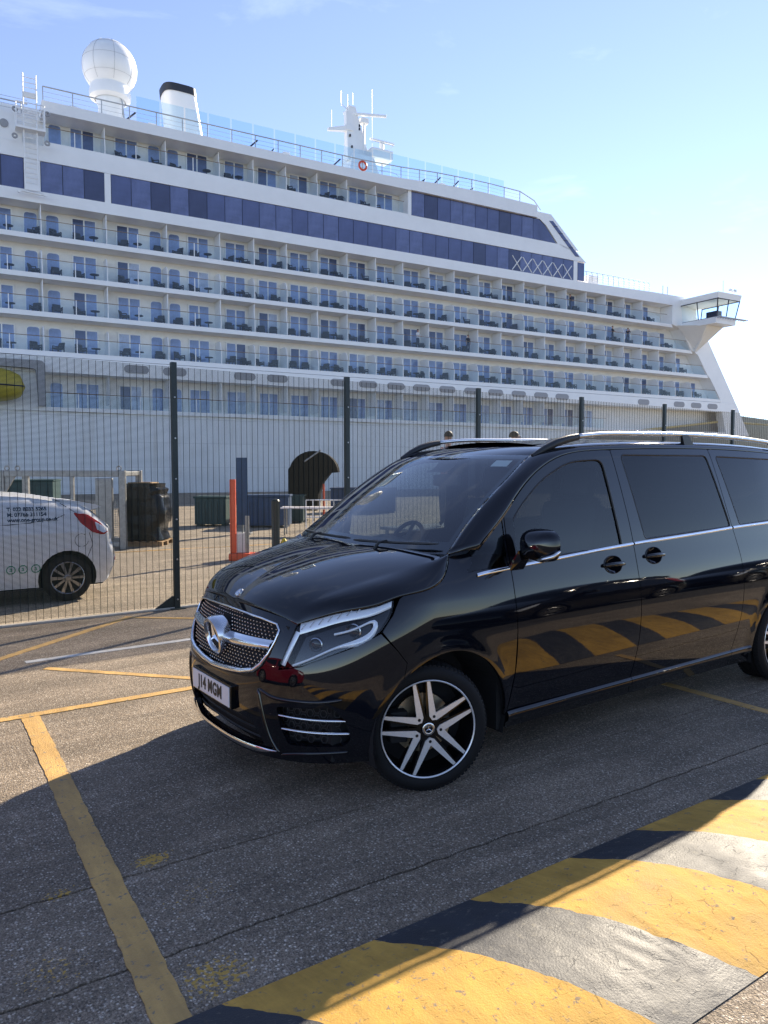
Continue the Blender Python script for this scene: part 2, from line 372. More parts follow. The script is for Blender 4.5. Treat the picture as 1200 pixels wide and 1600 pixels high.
def paint_mat(name, col, under, rough, wear=0.5, bump=0.4, spec=0.5, cells=1.0, cracks=0.0, scuff=(0.7, 1.12)):
    """brush-applied road paint: chips down to the tarmac, cracks, tyre scuffs, gritty relief"""
    m, t, b = new_mat(name); N = t.nodes; L = t.links
    def node(k, **kw):
        n = N.new(k)
        for q, v in kw.items(): n.inputs[q].default_value = v
        return n
    def rng_(src, a, b_, c, d):
        n = N.new('ShaderNodeMapRange'); 
        for i, v in enumerate((a, b_, c, d)): n.inputs[i+1].default_value = v
        L.new(src, n.inputs[0]); return n.outputs[0]
    tc = N.new('ShaderNodeTexCoord'); O = tc.outputs['Object']
    n1 = node('ShaderNodeTexNoise', Scale=26, Detail=9, Roughness=0.75); n2 = node('ShaderNodeTexNoise', Scale=3.2, Detail=8, Roughness=0.7)
    n3 = node('ShaderNodeTexVoronoi', Scale=110); n4 = node('ShaderNodeTexNoise', Scale=210, Detail=3)
    st = node('ShaderNodeMapping', Scale=(9.0, 1.3, 1.0)); L.new(O, st.inputs[0]); n5 = node('ShaderNodeTexNoise', Scale=2.0, Detail=7, Roughness=0.7); L.new(st.outputs[0], n5.inputs['Vector'])
    for n in (n1, n2, n3, n4): L.new(O, n.inputs['Vector'])
    chip0 = 0.555+0.2*(1-wear); chip = rng_(n1.outputs['Fac'], chip0, chip0+.04, 0, 1)
    var = rng_(n2.outputs['Fac'], .3, .7, *scuff); var2 = rng_(n5.outputs['Fac'], .35, .7, 1.06, .80)
    mu = N.new('ShaderNodeMath'); mu.operation = 'MULTIPLY'; L.new(var, mu.inputs[0]); L.new(var2, mu.inputs[1])
    sc = N.new('ShaderNodeVectorMath'); sc.operation = 'SCALE'; sc.inputs[0].default_value = col; L.new(mu.outputs[0], sc.inputs['Scale'])
    mx = node('ShaderNodeMixRGB'); mx.inputs[2].default_value = (*under, 1); L.new(chip, mx.inputs[0]); L.new(sc.outputs[0], mx.inputs[1]); out_c = mx.outputs[0]
    h = N.new('ShaderNodeMath'); h.operation = 'MULTIPLY_ADD'; h.inputs[1].default_value = cells; L.new(n3.outputs['Distance'], h.inputs[0]); L.new(n1.outputs['Fac'], h.inputs[2])
    h2 = N.new('ShaderNodeMath'); h2.operation = 'MULTIPLY_ADD'; h2.inputs[1].default_value = 0.5; L.new(n4.outputs['Fac'], h2.inputs[0]); L.new(h.outputs[0], h2.inputs[2]); hh = h2.outputs[0]
    if cracks:
        wp = N.new('ShaderNodeVectorMath'); wp.operation = 'MULTIPLY_ADD'; wp.inputs[1].default_value = (.10, .10, .10); L.new(n2.outputs['Color'], wp.inputs[0]); L.new(O, wp.inputs[2])
        st2 = node('ShaderNodeMapping', Scale=(1.0, 2.4, 1.0)); L.new(wp.outputs[0], st2.inputs[0])
        vc = N.new('ShaderNodeTexVoronoi'); vc.feature = 'DISTANCE_TO_EDGE'; vc.inputs['Scale'].default_value = 5.0; L.new(st2.outputs[0], vc.inputs['Vector'])
        msk = rng_(n5.outputs['Fac'], .52, .60, 0.0, 1.0)
        ln = rng_(vc.outputs['Distance'], .0, .022, 1.0, 0.0); lm = N.new('ShaderNodeMath'); lm.operation = 'MULTIPLY'; L.new(ln, lm.inputs[0]); L.new(msk, lm.inputs[1])
        m2 = node('ShaderNodeMixRGB'); m2.inputs[2].default_value = (*[c*.45 for c in under], 1); sc2 = N.new('ShaderNodeMath'); sc2.operation = 'MULTIPLY'; sc2.inputs[1].default_value = cracks; L.new(lm.outputs[0], sc2.inputs[0]); L.new(sc2.outputs[0], m2.inputs[0]); L.new(out_c, m2.inputs[1]); out_c = m2.outputs[0]
        sb = N.new('ShaderNodeMath'); sb.operation = 'SUBTRACT'; L.new(hh, sb.inputs[0]); L.new(lm.outputs[0], sb.inputs[1]); hh = sb.outputs[0]
    L.new(out_c, b.inputs['Base Color']); b.inputs['Specular IOR Level'].default_value = spec
    L.new(rng_(n2.outputs['Fac'], .3, .7, rough-.06, rough+.14), b.inputs['Roughness'])
    bp_ = N.new('ShaderNodeBump'); bp_.inputs['Strength'].default_value = bump; bp_.inputs['Distance'].default_value = 0.006; L.new(hh, bp_.inputs['Height']); L.new(bp_.outputs[0], b.inputs['Normal'])
    return m
paint_mat('yellow_line', (0.58, 0.35, 0.11), (0.19, 0.16, 0.12), 0.6, wear=0.9)
paint_mat('white_line', (0.62, 0.60, 0.55), (0.17, 0.15, 0.12), 0.6, wear=0.7)
paint_mat('hump_yellow', (0.62, 0.36, 0.075), (0.22, 0.17, 0.11), 0.72, wear=0.86, scuff=(0.62, 1.10), bump=0.40, cells=0.3, spec=0.25, cracks=0.4)
paint_mat('hump_black', (0.014, 0.016, 0.022), (0.10, 0.09, 0.07), 0.60, wear=0.88, scuff=(0.6, 1.3), bump=0.40, cells=0.3, spec=0.75, cracks=0.8)
pmat('dark_joint', (0.03, 0.028, 0.026), 0.9)
pmat('kerb_concrete', (0.42, 0.39, 0.33), 0.8, noise=0.2, nscale=12, bump=0.3)
def water_mat():
    m, t, b = new_mat('water'); b.inputs['Base Color'].default_value = (0.02, 0.05, 0.06, 1); b.inputs['Roughness'].default_value = 0.06; b.inputs['IOR'].default_value = 1.33
    tc = t.nodes.new('ShaderNodeTexCoord'); n = t.nodes.new('ShaderNodeTexNoise'); n.inputs['Scale'].default_value = 0.6; n.inputs['Detail'].default_value = 6
    bp = t.nodes.new('ShaderNodeBump'); bp.inputs['Strength'].default_value = 0.4; bp.inputs['Distance'].default_value = 0.3
    t.links.new(tc.outputs['Object'], n.inputs['Vector']); t.links.new(n.outputs['Fac'], bp.inputs['Height']); t.links.new(bp.outputs[0], b.inputs['Normal'])
water_mat()
# ------------------------------------------------------------------ ground sheets (world: x along the van to its rear, y away from the camera)
SHIP_O = Vector((7.087, 54.878, 0)); SHIP_RZ = -R(5.66)
sdx = Vector((math.cos(SHIP_RZ), math.sin(SHIP_RZ), 0)); sdy = Vector((-math.sin(SHIP_RZ), math.cos(SHIP_RZ), 0))
def ship_w(s, y, z=0): return SHIP_O + sdx*s + sdy*y + Vector((0, 0, z))
def jagged(k, x0, x1, c, m, amp):
    r = random.Random(k); pts = []; x = x0
    while x < x1:
        pts.append((x, -(c+m*x)+r.uniform(-amp, amp))); x += r.uniform(0.03, 0.09)
    pts.append((x1, -(c+m*x1))); return pts
J1 = jagged(1, -9, 14, 0.875, 0.038, 0.006); J2 = jagged(2, -9, 14, 1.495, 0.045, 0.007)
G = 0.014
def sheet(name, poly, z, mat, kind='structure', skirt=0.0):
    bm = bmesh.new(); vs = [bm.verts.new((p[0], p[1], z)) for p in poly]; f = bm.faces.new(vs)
    bmesh.ops.triangulate(bm, faces=[f])
    if skirt:
        lo = [bm.verts.new((p[0], p[1], z-skirt)) for p in poly]; n = len(poly)
        for i in range(n): bm.faces.new((vs[i], vs[(i+1) % n], lo[(i+1) % n], lo[i]))
    bmesh.ops.recalc_face_normals(bm, faces=bm.faces[:])
    me = bpy.data.meshes.new(name); bm.to_mesh(me); bm.free()
    if sum(p.normal.z*p.area for p in me.polygons) < 0: me.flip_normals()
    o = link(name, me, mat); tag(o, kind=kind); return o
q0 = ship_w(-420, -4.0); q1 = ship_w(420, -4.0)
far_line = [(14, -(0.875+0.038*14)), (300, -1.4), (q1.x, q1.y), (q0.x, q0.y), (-300, -0.6)]
XS = sorted(set([-300.0, -60.0, -9.0, 14.0, 60.0, 300.0]+[p[0] for p in J1]+[p[0] for p in J2]))
def jy(J, c, m, x): return float(np.interp(x, [p[0] for p in J], [p[1] for p in J])) if -9 <= x <= 14 else (J[0][1] if x < -9 else J[-1][1])
y1_ = lambda x: jy(J1, .875, .038, x); y2_ = lambda x: jy(J2, 1.495, .045, x)
def strip_sheet(name, lo, hi, mat):
    m = MB(); n = len(XS); vs = []; fs = []
    for x in XS: vs += [(x, lo(x), 0), (x, hi(x), 0), (x, lo(x), -.03), (x, hi(x), -.03)]
    for i in range(n-1):
        a_, b_ = 4*i, 4*i+4; fs += [(a_, b_, b_+1, a_+1), (a_+2, b_+2, b_, a_), (a_+1, b_+1, b_+3, a_+3)]
    m.add(vs, fs); o = m.build(name, mat, recalc=False); return tag(o, kind='structure')
strip_sheet('ground', lambda x: y1_(x)+G*.5, lambda x: 5.06, 'asphalt')
strip_sheet('pavement', lambda x: y2_(x)+G*.5, lambda x: y1_(x)-G*.5, 'asphalt')
strip_sheet('verge', lambda x: -3.62, lambda x: y2_(x)-G*.5, 'asphalt')
sheet('road', [(-300, -3.62), (-300, -400), (300, -400), (300, -3.62)], 0, 'asphalt_road')
sheet('quay', [(300, 5.06), (q1.x, q1.y), (q0.x, q0.y), (-300, 5.06)], 0, 'asphalt_far')
sheet('ground_joint', [(-9, -0.2), (-9, -3), (14, -3), (14, -0.2)], -0.022, 'dark_joint')
a = sheet('water', [(-3000, -500), (3000, -500), (3000, 5000), (-3000, 5000)], -4.0, 'water')
mb = MB(); a0 = ship_w(-420, -4.0); a1 = ship_w(420, -4.0); mb.add([(a0.x, a0.y, -.002), (a1.x, a1.y, -.002), (a1.x, a1.y, -6), (a0.x, a0.y, -6)], [(0, 1, 2, 3)])
tag(mb.build('quay_wall', 'kerb_concrete'), kind='structure')
# painted lines
def line(name, a, b, wd, mat, label, z=0.004, k=0):
    """a,b are (x, near) ends on the tarmac"""
    r = random.Random(k+17); a = np.array((a[0], -a[1])); b = np.array((b[0], -b[1])); d = b-a; Ln = np.linalg.norm(d); d /= Ln; n = np.array((-d[1], d[0])); m = int(Ln/.045)
    P = [a+d*Ln*i/m+n*(wd/2+r.uniform(-.004, .004)) for i in range(m+1)] + [a+d*Ln*i/m-n*(wd/2+r.uniform(-.004, .004)) for i in range(m, -1, -1)]
    mb = MB(); nn = len(P)
    vs = [(p[0], p[1], z) for p in P]+[(p[0], p[1], 0.0005) for p in P]
    fs = [(i, i+1, nn-2-i, nn-1-i) for i in range(m)]+[(i, i+nn, (i+1) % nn+nn, (i+1) % nn) for i in range(nn)]
    mb.add(vs, fs); o = mb.build(name, mat); return tag(o, label, 'road marking', 'painted lines on the tarmac')
line('yellow_line', (-0.68, -1.64), (-0.895, 1.80), 0.118, 'yellow_line', 'broad yellow line running diagonally from the left toward the striped hump', z=.004, k=1)
line('yellow_line', (-6, -1.80), (3.2, -1.585), 0.088, 'yellow_line', 'yellow line crossing in front of the bumper that the broad line joins', z=.0055, k=2)
line('yellow_line', (-0.32, -2.96), (0.80, -1.70), 0.075, 'yellow_line', 'thin yellow hatch line just below the white line left of the grille', z=.004, k=3)
line('yellow_line', (-1.8, -2.56), (0.97, -4.83), 0.085, 'yellow_line', 'yellow hatch line slanting up to the foot of the fence', z=.004, k=4)
line('white_line', (-0.42, -3.29), (3.0, -3.33), 0.085, 'white_line', 'white line pointing at the grille between yellow hatch lines', z=.004, k=5)
line('yellow_line', (0.92, -4.86), (2.9, -3.2), 0.075, 'yellow_line', 'short yellow hatch line at the base of the fence post', z=.0055, k=6)
line('yellow_line', (3.73, -1.66), (3.63, 1.80), 0.085, 'yellow_line', 'yellow bay line passing under the sliding door of the black van', z=.004, k=7)
line('yellow_line', (2.0, -12.05), (6.5, -11.6), 0.10, 'yellow_line', 'yellow line on the ground behind the mesh fence by the wrapped pallet', z=.004, k=8)
# speed hump of alternating painted lengths
hp = Spline([0, .10, .24, .42, .62, .80, .92], [0.002, .022, .052, .068, .058, .028, .001])
hump = empty('speed_hump', (0.8, -2.3, 0))
tag(hump, 'low speed hump painted in yellow and black stripes along the bottom right', 'speed hump')
from mathutils import noise as mnoise
bounds = []
x = -0.15-1.05*4
for i in range(12):
    bounds.append((x, x+.46, 'hump_black')); bounds.append((x+.46, x+1.05, 'hump_yellow')); x += 1.05
for (b0, b1, mt) in bounds:
    nx = 26; nw = 46; P = []
    for i in range(nx+1):
        row = []
        for j in range(nw+1):
            wv = .92*j/nw; u = b0+(b1-b0)*i/nx
            edge = .010*mnoise.noise(Vector((round(u*1e3)*.001*3, wv*14, 3.0)))+.007*mnoise.noise(Vector((round(u*1e3)*.001*5, wv*55, 9.0)))
            xx = u+.5*wv/.92+edge; near = 1.825+.025*u+wv
            z = float(hp(wv)); p = Vector((xx, near, 0))
            fade = min(1, wv/.05, (.92-wv)/.05)
            z += fade*(.0030*mnoise.fractal(p*9, 1.0, 2.0, 4)+.0016*mnoise.fractal(p*42, 1.0, 2.0, 3))
            rip = math.exp(-((wv-.62)/.12)**2)*math.exp(-((xx-.62)/.28)**2)
            z += .0028*rip*math.sin(xx*95+4*mnoise.noise(p*6))
            row.append((xx-.8, -near+2.3, z+.003))
        P.append(row)
    mb = MB(); mb.grid(P); o = mb.build('painted_length', mt, hump, smooth=180, recalc=False)
    if o.data.polygons[0].normal.z < 0: o.data.flip_normals()
# ------------------------------------------------------------------ cruise ship (local: x along the ship to the bow, y into the ship, z up)
pmat('ship_white', (0.86, 0.855, 0.84), 0.38, noise=0.035, nscale=0.7)
pmat('ship_hull', (0.80, 0.80, 0.80), 0.22, noise=0.04, nscale=0.5, bump=0.12, bscale=0.9)
pmat('ship_cream', (0.86, 0.84, 0.80), 0.6, noise=0.04, nscale=2)
pmat('ship_navy', (0.035, 0.04, 0.055), 0.3, noise=0.15, nscale=1.5)
pmat('ship_gold', (0.55, 0.42, 0.15), 0.4)
pmat('band_glass', (0.085, 0.105, 0.22), 0.06, ior=1.6, noise=0.3, nscale=0.35)
pmat('band_glass_pale', (0.115, 0.140, 0.27), 0.08, ior=1.6, noise=0.35, nscale=0.6)
pmat('band_glass_dark', (0.050, 0.060, 0.125), 0.05, ior=1.6, noise=0.3, nscale=0.35)
_bg = random.Random(21)
def band_pane(me3): k = _bg.choice((0, 0, 0, 1, 1, 2)); return me3[k], ('band_glass', 'band_glass_pale', 'band_glass_dark')[k]
pmat('door_glass', (0.22, 0.30, 0.52), 0.05, ior=1.7, noise=0.45, nscale=0.8)  # light blue sky reflection painted into the pane colour, varied by noise
pmat('door_glass_dark', (0.09, 0.12, 0.23), 0.05, ior=1.6, noise=0.4, nscale=0.8)
pmat('door_glass_pale', (0.42, 0.48, 0.62), 0.12, ior=1.6, noise=0.3, nscale=1.5)
pmat('dark_frame', (0.02, 0.025, 0.05), 0.35)
pmat('teak_rail', (0.22, 0.16, 0.11), 0.5)
pmat('wicker', (0.045, 0.05, 0.06), 0.7, noise=0.3, nscale=60)
pmat('ship_grey', (0.33, 0.33, 0.34), 0.6, noise=0.1, nscale=5)
pmat('black_cap', (0.02, 0.022, 0.03), 0.5)
pmat('lifeboat_yellow', (0.42, 0.33, 0.03), 0.35, noise=0.08, nscale=3)
pmat('orange_red', (0.62, 0.08, 0.03), 0.4)
pmat('rail_grey', (0.42, 0.44, 0.46), 0.4)
glass_mat('balustrade_glass', (0.90, 0.94, 0.96), 1.35)
glass_mat('screen_glass', (0.86, 0.94, 0.99), 1.35)
def hull_mat():
    m = MATS['ship_hull']; t = m.node_tree; N = t.nodes; L = t.links; b = N['Principled BSDF']
    tc = N.new('ShaderNodeTexCoord'); mp = N.new('ShaderNodeMapping'); mp.inputs['Scale'].default_value = (1.4, 1.0, .07); L.new(tc.outputs['Object'], mp.inputs[0])
    n = N.new('ShaderNodeTexNoise'); n.inputs['Scale'].default_value = 1.5; n.inputs['Detail'].default_value = 7; n.inputs['Roughness'].default_value = .7; L.new(mp.outputs[0], n.inputs['Vector'])
    mr = N.new('ShaderNodeMapRange'); mr.inputs[1].default_value = .5; mr.inputs[2].default_value = .8; mr.inputs[4].default_value = .55; L.new(n.outputs['Fac'], mr.inputs[0])
    mx = N.new('ShaderNodeMixRGB'); mx.inputs[2].default_value = (.46, .38, .29, 1); L.new(mr.outputs[0], mx.inputs[0]); L.new(b.inputs['Base Color'].links[0].from_socket, mx.inputs[1])
    sw = N.new('ShaderNodeMapping'); sw.inputs['Rotation'].default_value = (R(90), 0, 0); L.new(tc.outputs['Object'], sw.inputs[0])
    br = N.new('ShaderNodeTexBrick'); br.inputs['Scale'].default_value = 1.0; br.inputs['Brick Width'].default_value = 6.0; br.inputs['Row Height'].default_value = 1.9; br.inputs['Mortar Size'].default_value = .018
    br.inputs['Color1'].default_value = (1, 1, 1, 1); br.inputs['Color2'].default_value = (.96, .96, .965, 1); br.inputs['Mortar'].default_value = (.80, .80, .81, 1); L.new(sw.outputs[0], br.inputs['Vector'])
    ml = N.new('ShaderNodeMixRGB'); ml.blend_type = 'MULTIPLY'; ml.inputs[0].default_value = 1; L.new(mx.outputs[0], ml.inputs[1]); L.new(br.outputs['Color'], ml.inputs[2]); L.new(ml.outputs[0], b.inputs['Base Color'])
hull_mat()
ship = empty('cruise_ship', SHIP_O, SHIP_RZ)
tag(ship, 'white cruise ship with rows of glass balconies moored behind the fence', 'ship')
S0 = -55.0
def sbox(name, s0, s1, y0, y1, z0, z1, mat, parent=ship):
    return MB().box(s0, s1, y0, y1, z0, z1).build(name, mat, parent)
# core of the superstructure
core = [(S0, 5.9), (80, 5.9), (78.2, 9.9), (72.5, 17.0), (71.0, 20.6), (66.5, 21.6), (56.0, 21.6), (55.9, 23.5), (50.9, 27.7), (47.0, 27.75), (S0, 27.75)]
MB().prism(core, 1.62, 24).build('superstructure', 'ship_cream', ship)
# hull: plating with the bow drawn in
def hull_y(s, z):
    k = max(0.0, (s-62)/55.0); return 13*k**2.0*(1-.30*(z+4)/13)
P = []
for i in range(61):
    s = S0 + (118-S0)*i/60
    P.append([(s, hull_y(s, z), z) for z in np.linspace(-4.5, 5.95, 9)])
MB().grid(P).build('hull_plating', 'ship_hull', ship, smooth=180)
P = []
for i in range(25):
    s = 78 + 40*i/24; P.append([(s, hull_y(s, z)-.02, z) for z in (5.9, 7.0, 8.0, 8.7-.02*(s-78))])
MB().grid(P).build('bow_bulwark', 'ship_navy', ship, smooth=180)
P = []; Q = []
def sheer(s): return 4.2+3.4*min(1, max(0, (s-46)/34.0))**1.0 if s < 80 else 7.6+.008*(s-80)
for i in range(49):
    s = 46 + 72*i/48; z1 = sheer(s)
    P.append([(s, hull_y(s, z)-.05, z) for z in np.linspace(-4.4, z1, 7)])
    Q.append((s, hull_y(s, z1)-.09, z1+.06))
MB().grid(P).build('dark_hull_plating', 'ship_navy', ship, smooth=180)
MB().tube(Q, .13, 6).build('gold_rubbing_strake', 'ship_gold', ship)
sbox('ledge', S0, 80, -.22, 1.7, 5.95, 6.25, 'ship_white')
# bulwark below the lowest balcony with stadium shaped pads
MB().prism([(S0, 8.75), (83.0-.6, 8.75), (82.0, 9.35), (81.6, 9.86), (S0, 9.86)], -.10, 1.60).build('bulwark_plate', 'ship_white', ship)
def stadium(w_, h_, n=6):
    r = h_/2; return [(w_/2-r+r*math.cos(a), r*math.sin(a)) for a in np.linspace(-math.pi/2, math.pi/2, n)]+[(-w_/2+r+r*math.cos(a), r*math.sin(a)) for a in np.linspace(math.pi/2, 1.5*math.pi, n)]
sm = MB(); sm.prism(stadium(1.85, .62), 0, .05); sme = sm.mesh('pad')
for s in (9.5, 12.4, 18.1, 20.95, 26.8, 29.6, 32.5, 35.3, 38.2, 41.1, 44.0, 46.95, 49.9, 52.8, 65.1, 71.1, 74.1, 77.1): link('oval_opening', sme, 'ship_grey', ship, (s, -.135, 9.33))
# decks ------------------------------------------------------------
ROWS = [  # name, slab bottom, ceiling, first s, end bottom, end top, rounded dividers, row words
    ('0', 24.65, 26.95, 3.4, 33.9, 33.9, False, 'top balcony row above the long window band'),
    ('A', 18.10, 20.62, S0, 69.5, 69.5, False, 'first balcony row below the long window band'),
    ('B', 15.38, 18.08, S0, 73.0, 71.3, True, 'second balcony row below the long window band'),
    ('C', 12.68, 15.36, S0, 76.0, 74.3, False, 'third balcony row below the long window band'),
    ('D', 9.90, 12.66, S0, 78.5, 76.7, True, 'fourth balcony row below the long window band'),
    ('E', 6.25, 8.75, 2.9, 60.0, 60.0, False, 'lowest deck row just above the white hull')]
# shared meshes
def door_frame(wd, h, n):
    m = MB(); f = .10
    m.box(-wd/2, wd/2, 0, .06, h-f, h); m.box(-wd/2, wd/2, 0, .06, 0, f)
    for i in range(n+1):
        x = -wd/2+(wd-f)*i/n; m.box(x, x+f, -.004, .064, 0.003, h-.003)
    return m.mesh('balcony_door')
DW, DH = 1.78, 2.02
dfm = door_frame(DW, DH, 2); dpm = MB().box(-.37, .37, .02, .035, .10, DH-.10).mesh('pane'); DPM = [dpm, dpm.copy(), dpm.copy()]; DMT = ['door_glass', 'door_glass_dark', 'door_glass_pale']
dr_ = random.Random(11)
def pick_pane(): k = dr_.choice((0, 0, 0, 0, 1, 2)); return DPM[k], DMT[k]
def arch_poly(w_, h_, r=.28): return rounded([(-w_/2, 0), (w_/2, 0), (w_/2, h_), (-w_/2, h_)], [0, 0, r, r], 5)
sfm = MB().prism(arch_poly(.95, 1.98), 0, .05).mesh('round_top_door'); spm = MB().prism(arch_poly(.83, 1.90, .24), -.008, 0).mesh('pane')
def div_poly(h, rounded_):
    return rounded([(1.6, .35), (.12, .35), (.12, h), (1.6, h)], [0, 0, .75 if rounded_ else .05, 0], 7)
dvm = {}
for nm, zb, zc, *_r in ROWS:
    rd = _r[3]; dvm[nm] = MB().prism(div_poly((zc-zb-.55) if rd else (zc-zb), rd), -.03, .03, axis='x').mesh('divider')
gpm_cache = {}
def glass_panel(wd):
    k = round(wd, 2)
    if k not in gpm_cache: gpm_cache[k] = MB().box(.03, wd-.03, 0, .012, 0, .98).mesh('glass_panel')
    return gpm_cache[k]
bpm = MB().box(-.03, .03, -.01, .05, 0, 1.04).mesh('baluster')
# balcony furniture
def chair_mesh():
    m = MB(); m.bbox(-.30, .30, -.28, .28, .28, .42, .05)
    bm = bmesh.new(); bmesh.ops.create_cube(bm, size=1)
    for v in bm.verts: v.co = Vector((v.co.x*.58, .26+v.co.y*.10+(.12 if v.co.z > 0 else 0), .60+v.co.z*.46))
    bmesh.ops.bevel(bm, geom=bm.edges[:], offset=.04, segments=2, affect='EDGES'); m.bm(bm)
    m.bbox(-.34, -.27, -.26, .30, .50, .57, .025); m.bbox(.27, .34, -.26, .30, .50, .57, .025)
    for sx in (-.29, .29):
        for sy in (-.24, .26): m.box(sx-.03, sx+.03, sy-.03, sy+.03, 0, .52)
    return m.mesh('balcony_chair')
def table_mesh():
    m = MB(); m.lathe([(0, .56), (.32, .56), (.34, .53), (.32, .50), (.05, .48), (.035, .10), (.20, .03), (.22, 0)], 16); return m.mesh('balcony_table')
chm = chair_mesh(); tbm = table_mesh()
ORD = ['first', 'second', 'third', 'fourth', 'fifth', 'sixth', 'seventh', 'eighth', 'ninth', 'tenth', 'eleventh', 'twelfth', 'thirteenth', 'fourteenth', 'fifteenth', 'sixteenth', 'seventeenth', 'eighteenth', 'nineteenth', 'twentieth']
def ordn(n): return ORD[n-1] if n <= 20 else ('twenty-'+ORD[n-21] if n < 30 else ('thirtieth' if n == 30 else 'thirty-'+ORD[n-31]))
def short(w_): return w_.replace(' below the long window band', ' below windows').replace(' above the long window band', '')
def furn(me, name, s, y, z, rz, label, cat, grp):
    p = ship_w(s, y, z); o = link(name, me, 'wicker'); o.location = p; o.rotation_euler.z = SHIP_RZ+rz
    return tag(o, label, cat, grp)
WIDE = [(-23.65, -19.2), (-19.2, -14.75), (-14.75, -10.3), (-10.3, -5.85), (-5.85, -1.35), (-1.35, 3.1), (3.1, 7.55), (7.55, 12.0), (12.0, 16.2)]
fr = random.Random(5)
row_ends = {}
for nm, zb, zc, s_first, end_b, end_t, rd, words in ROWS:
    zs = zb+.35 if nm != 'E' else 6.25
    y0 = -.05 if nm != '0' else -.02
    if nm != 'E':
        MB().prism([(s_first, zb), (end_b+.3, zb), (end_b+.05, zs), (s_first, zs)], y0, 1.61).build('deck_slab', 'ship_white', ship)
    bays = [b for b in WIDE if b[1] > max(s_first, -24)+1]
    x = 16.2
    while x+2.0 < end_t: bays.append((x, x+2.86)); x += 2.86
    bays = [(max(a, s_first), min(b, end_t)) for a, b in bays]
    nb = len(bays)
    for i, (a, b) in enumerate(bays):
        ib = nb-i
        if i and a > s_first: 
            link('divider', dvm[nm], 'ship_white', ship, (a, 0, zb))
        # balustrade
        w_ = b-a
        link('glass_panel', glass_panel(w_), 'balustrade_glass', ship, (a, .02, zs+.02))
        link('baluster', bpm, 'ship_white', ship, (a, .0, zs))
        if w_ > 3.2: link('baluster', bpm, 'ship_white', ship, (a+w_/2, .0, zs))
        # doors
        if w_ > 3.2:
            left_double = (i % 2 == 1) if s_first < 0 else (i % 2 == 1)
            mirror = WIDE.index(min(WIDE, key=lambda q: abs(q[1]-b))) % 2 == 1
            # odd bays: double door first then round-top door
            dbl = a+1.83 if mirror else b-1.35
            sgl = b-.55 if mirror else a+.92
            if dbl-.9 > s_first:
                d = link('balcony_door', dfm, 'ship_white', ship, (dbl, 1.54, zs+.01))
                for px in (-.42, .42): link('pane', *pick_pane(), d, (px, 0, 0))
            if sgl-.5 > s_first:
                d = link('round_top_door', sfm, 'ship_white', ship, (sgl, 1.56, zs+.01)); link('pane', spm, 'door_glass', d)
            cs = [(dbl-.5, 'c'), (dbl+.55, 't'), (sgl+.1, 'c')]
        else:
            dc = a+1.75
            d = link('balcony_door', dfm, 'ship_white', ship, (dc, 1.54, zs+.01))
            for px in (-.42, .42): link('pane', *pick_pane(), d, (px, 0, 0))
            cs = [(dc-.95+fr.uniform(-.1, .1), 'c'), (dc+.35+fr.uniform(-.2, .2), 'c')] if i % 3 else [(dc-.75, 'c'), (dc+.1, 't'), (dc+.75, 'c')]
        if nm != 'E' and b > 0 and a > s_first+.2 and b < end_t+1:
            nc = 0
            for (xs, kd) in cs:
                if kd == 'c':
                    nc += 1
                    if nm == '0' and fr.random() < .45: continue
                    furn(chm, 'balcony_chair', xs, .85+fr.uniform(-.15, .2), zs, fr.uniform(-1.2, 1.2),
                         'dark wicker chair %s, %s bay from bow, %s' % ('nearer the stern' if nc == 1 else 'nearer the bow', ordn(ib), short(words)), 'chair', 'wicker chairs on the ship balconies')
                else:
                    furn(tbm, 'balcony_table', xs, .75, zs, 0, 'small dark round table, %s bay from bow, %s' % (ordn(ib), short(words)), 'table', 'small tables on the ship balconies')
    e_ = end_b-.15 if nm != '0' else end_b
    MB().tube([(s_first, .02, zs+1.05), (e_-.5, .02, zs+1.05)], .028, 6).build('handrail', 'teak_rail', ship)
    if end_t < end_b:
        MB().prism([(bays[-1][1]+.03, zs+.02), (end_b-.1, zs+.02), (end_b-.85, zs+1.0), (bays[-1][1]+.03, zs+1.0)], .02, .032).build('glass_panel', 'balustrade_glass', ship)
# white leg that sweeps down from the bridge to the bow
leg = [(69.62, 20.62), (69.62, 18.47), (71.2, 18.08), (73.05, 15.74), (74.2, 15.34), (76.05, 13.04), (76.6, 12.64), (78.55, 10.26), (78.6, 9.87), (81.6, 9.87), (76.1, 17.0), (74.2, 19.3), (72.6, 20.62)]
MB().prism(leg, -.08, 1.6).build('bow_leg_plate', 'ship_white', ship)
MB().prism([(82.4, 8.75), (81.6, 9.86), (76.1, 17.0), (74.0, 19.4), (70, 19.4), (78, 8.75)], 1.61, 22).build('forward_bulkhead', 'ship_white', ship)
MB().prism([(79.9, 5.95), (84.4, 5.95), (82.4, 8.745), (79.0, 8.745)], -.06, 20).build('forward_bulkhead', 'ship_white', ship)
# white wall carrying the long window band
MB().prism([(S0, 20.63), (72.4, 20.63), (71.6, 21.75), (66.6, 21.75), (56.3, 21.55), (S0, 21.33)], -.06, 1.6).build('band_sill_plate', 'ship_white', ship)
MB().prism([(S0, 23.57), (56.0, 23.60), (55.0, 24.25), (54.5, 24.64), (S0, 24.64)], -.06, 1.6).build('band_head_plate', 'ship_white', ship)
MB().box(7.46, 7.90, -.055, 1.6, 21.33, 23.57).build('band_post', 'ship_white', ship)
MB().box(54.22, 54.75, -.055, 1.6, 21.5, 23.58).build('band_post', 'ship_white', ship)
MB().box(S0, 54.3, .03, 1.6, 21.34, 23.56).build('band_backing', 'dark_frame', ship)
bw = MB().prism(rounded([(.025, 0), (1.425, 0), (1.425, 2.2), (.025, 2.2)], .03, 2), 0, .05).mesh('window_pane'); bw = [bw, bw.copy(), bw.copy()]
x = 7.92
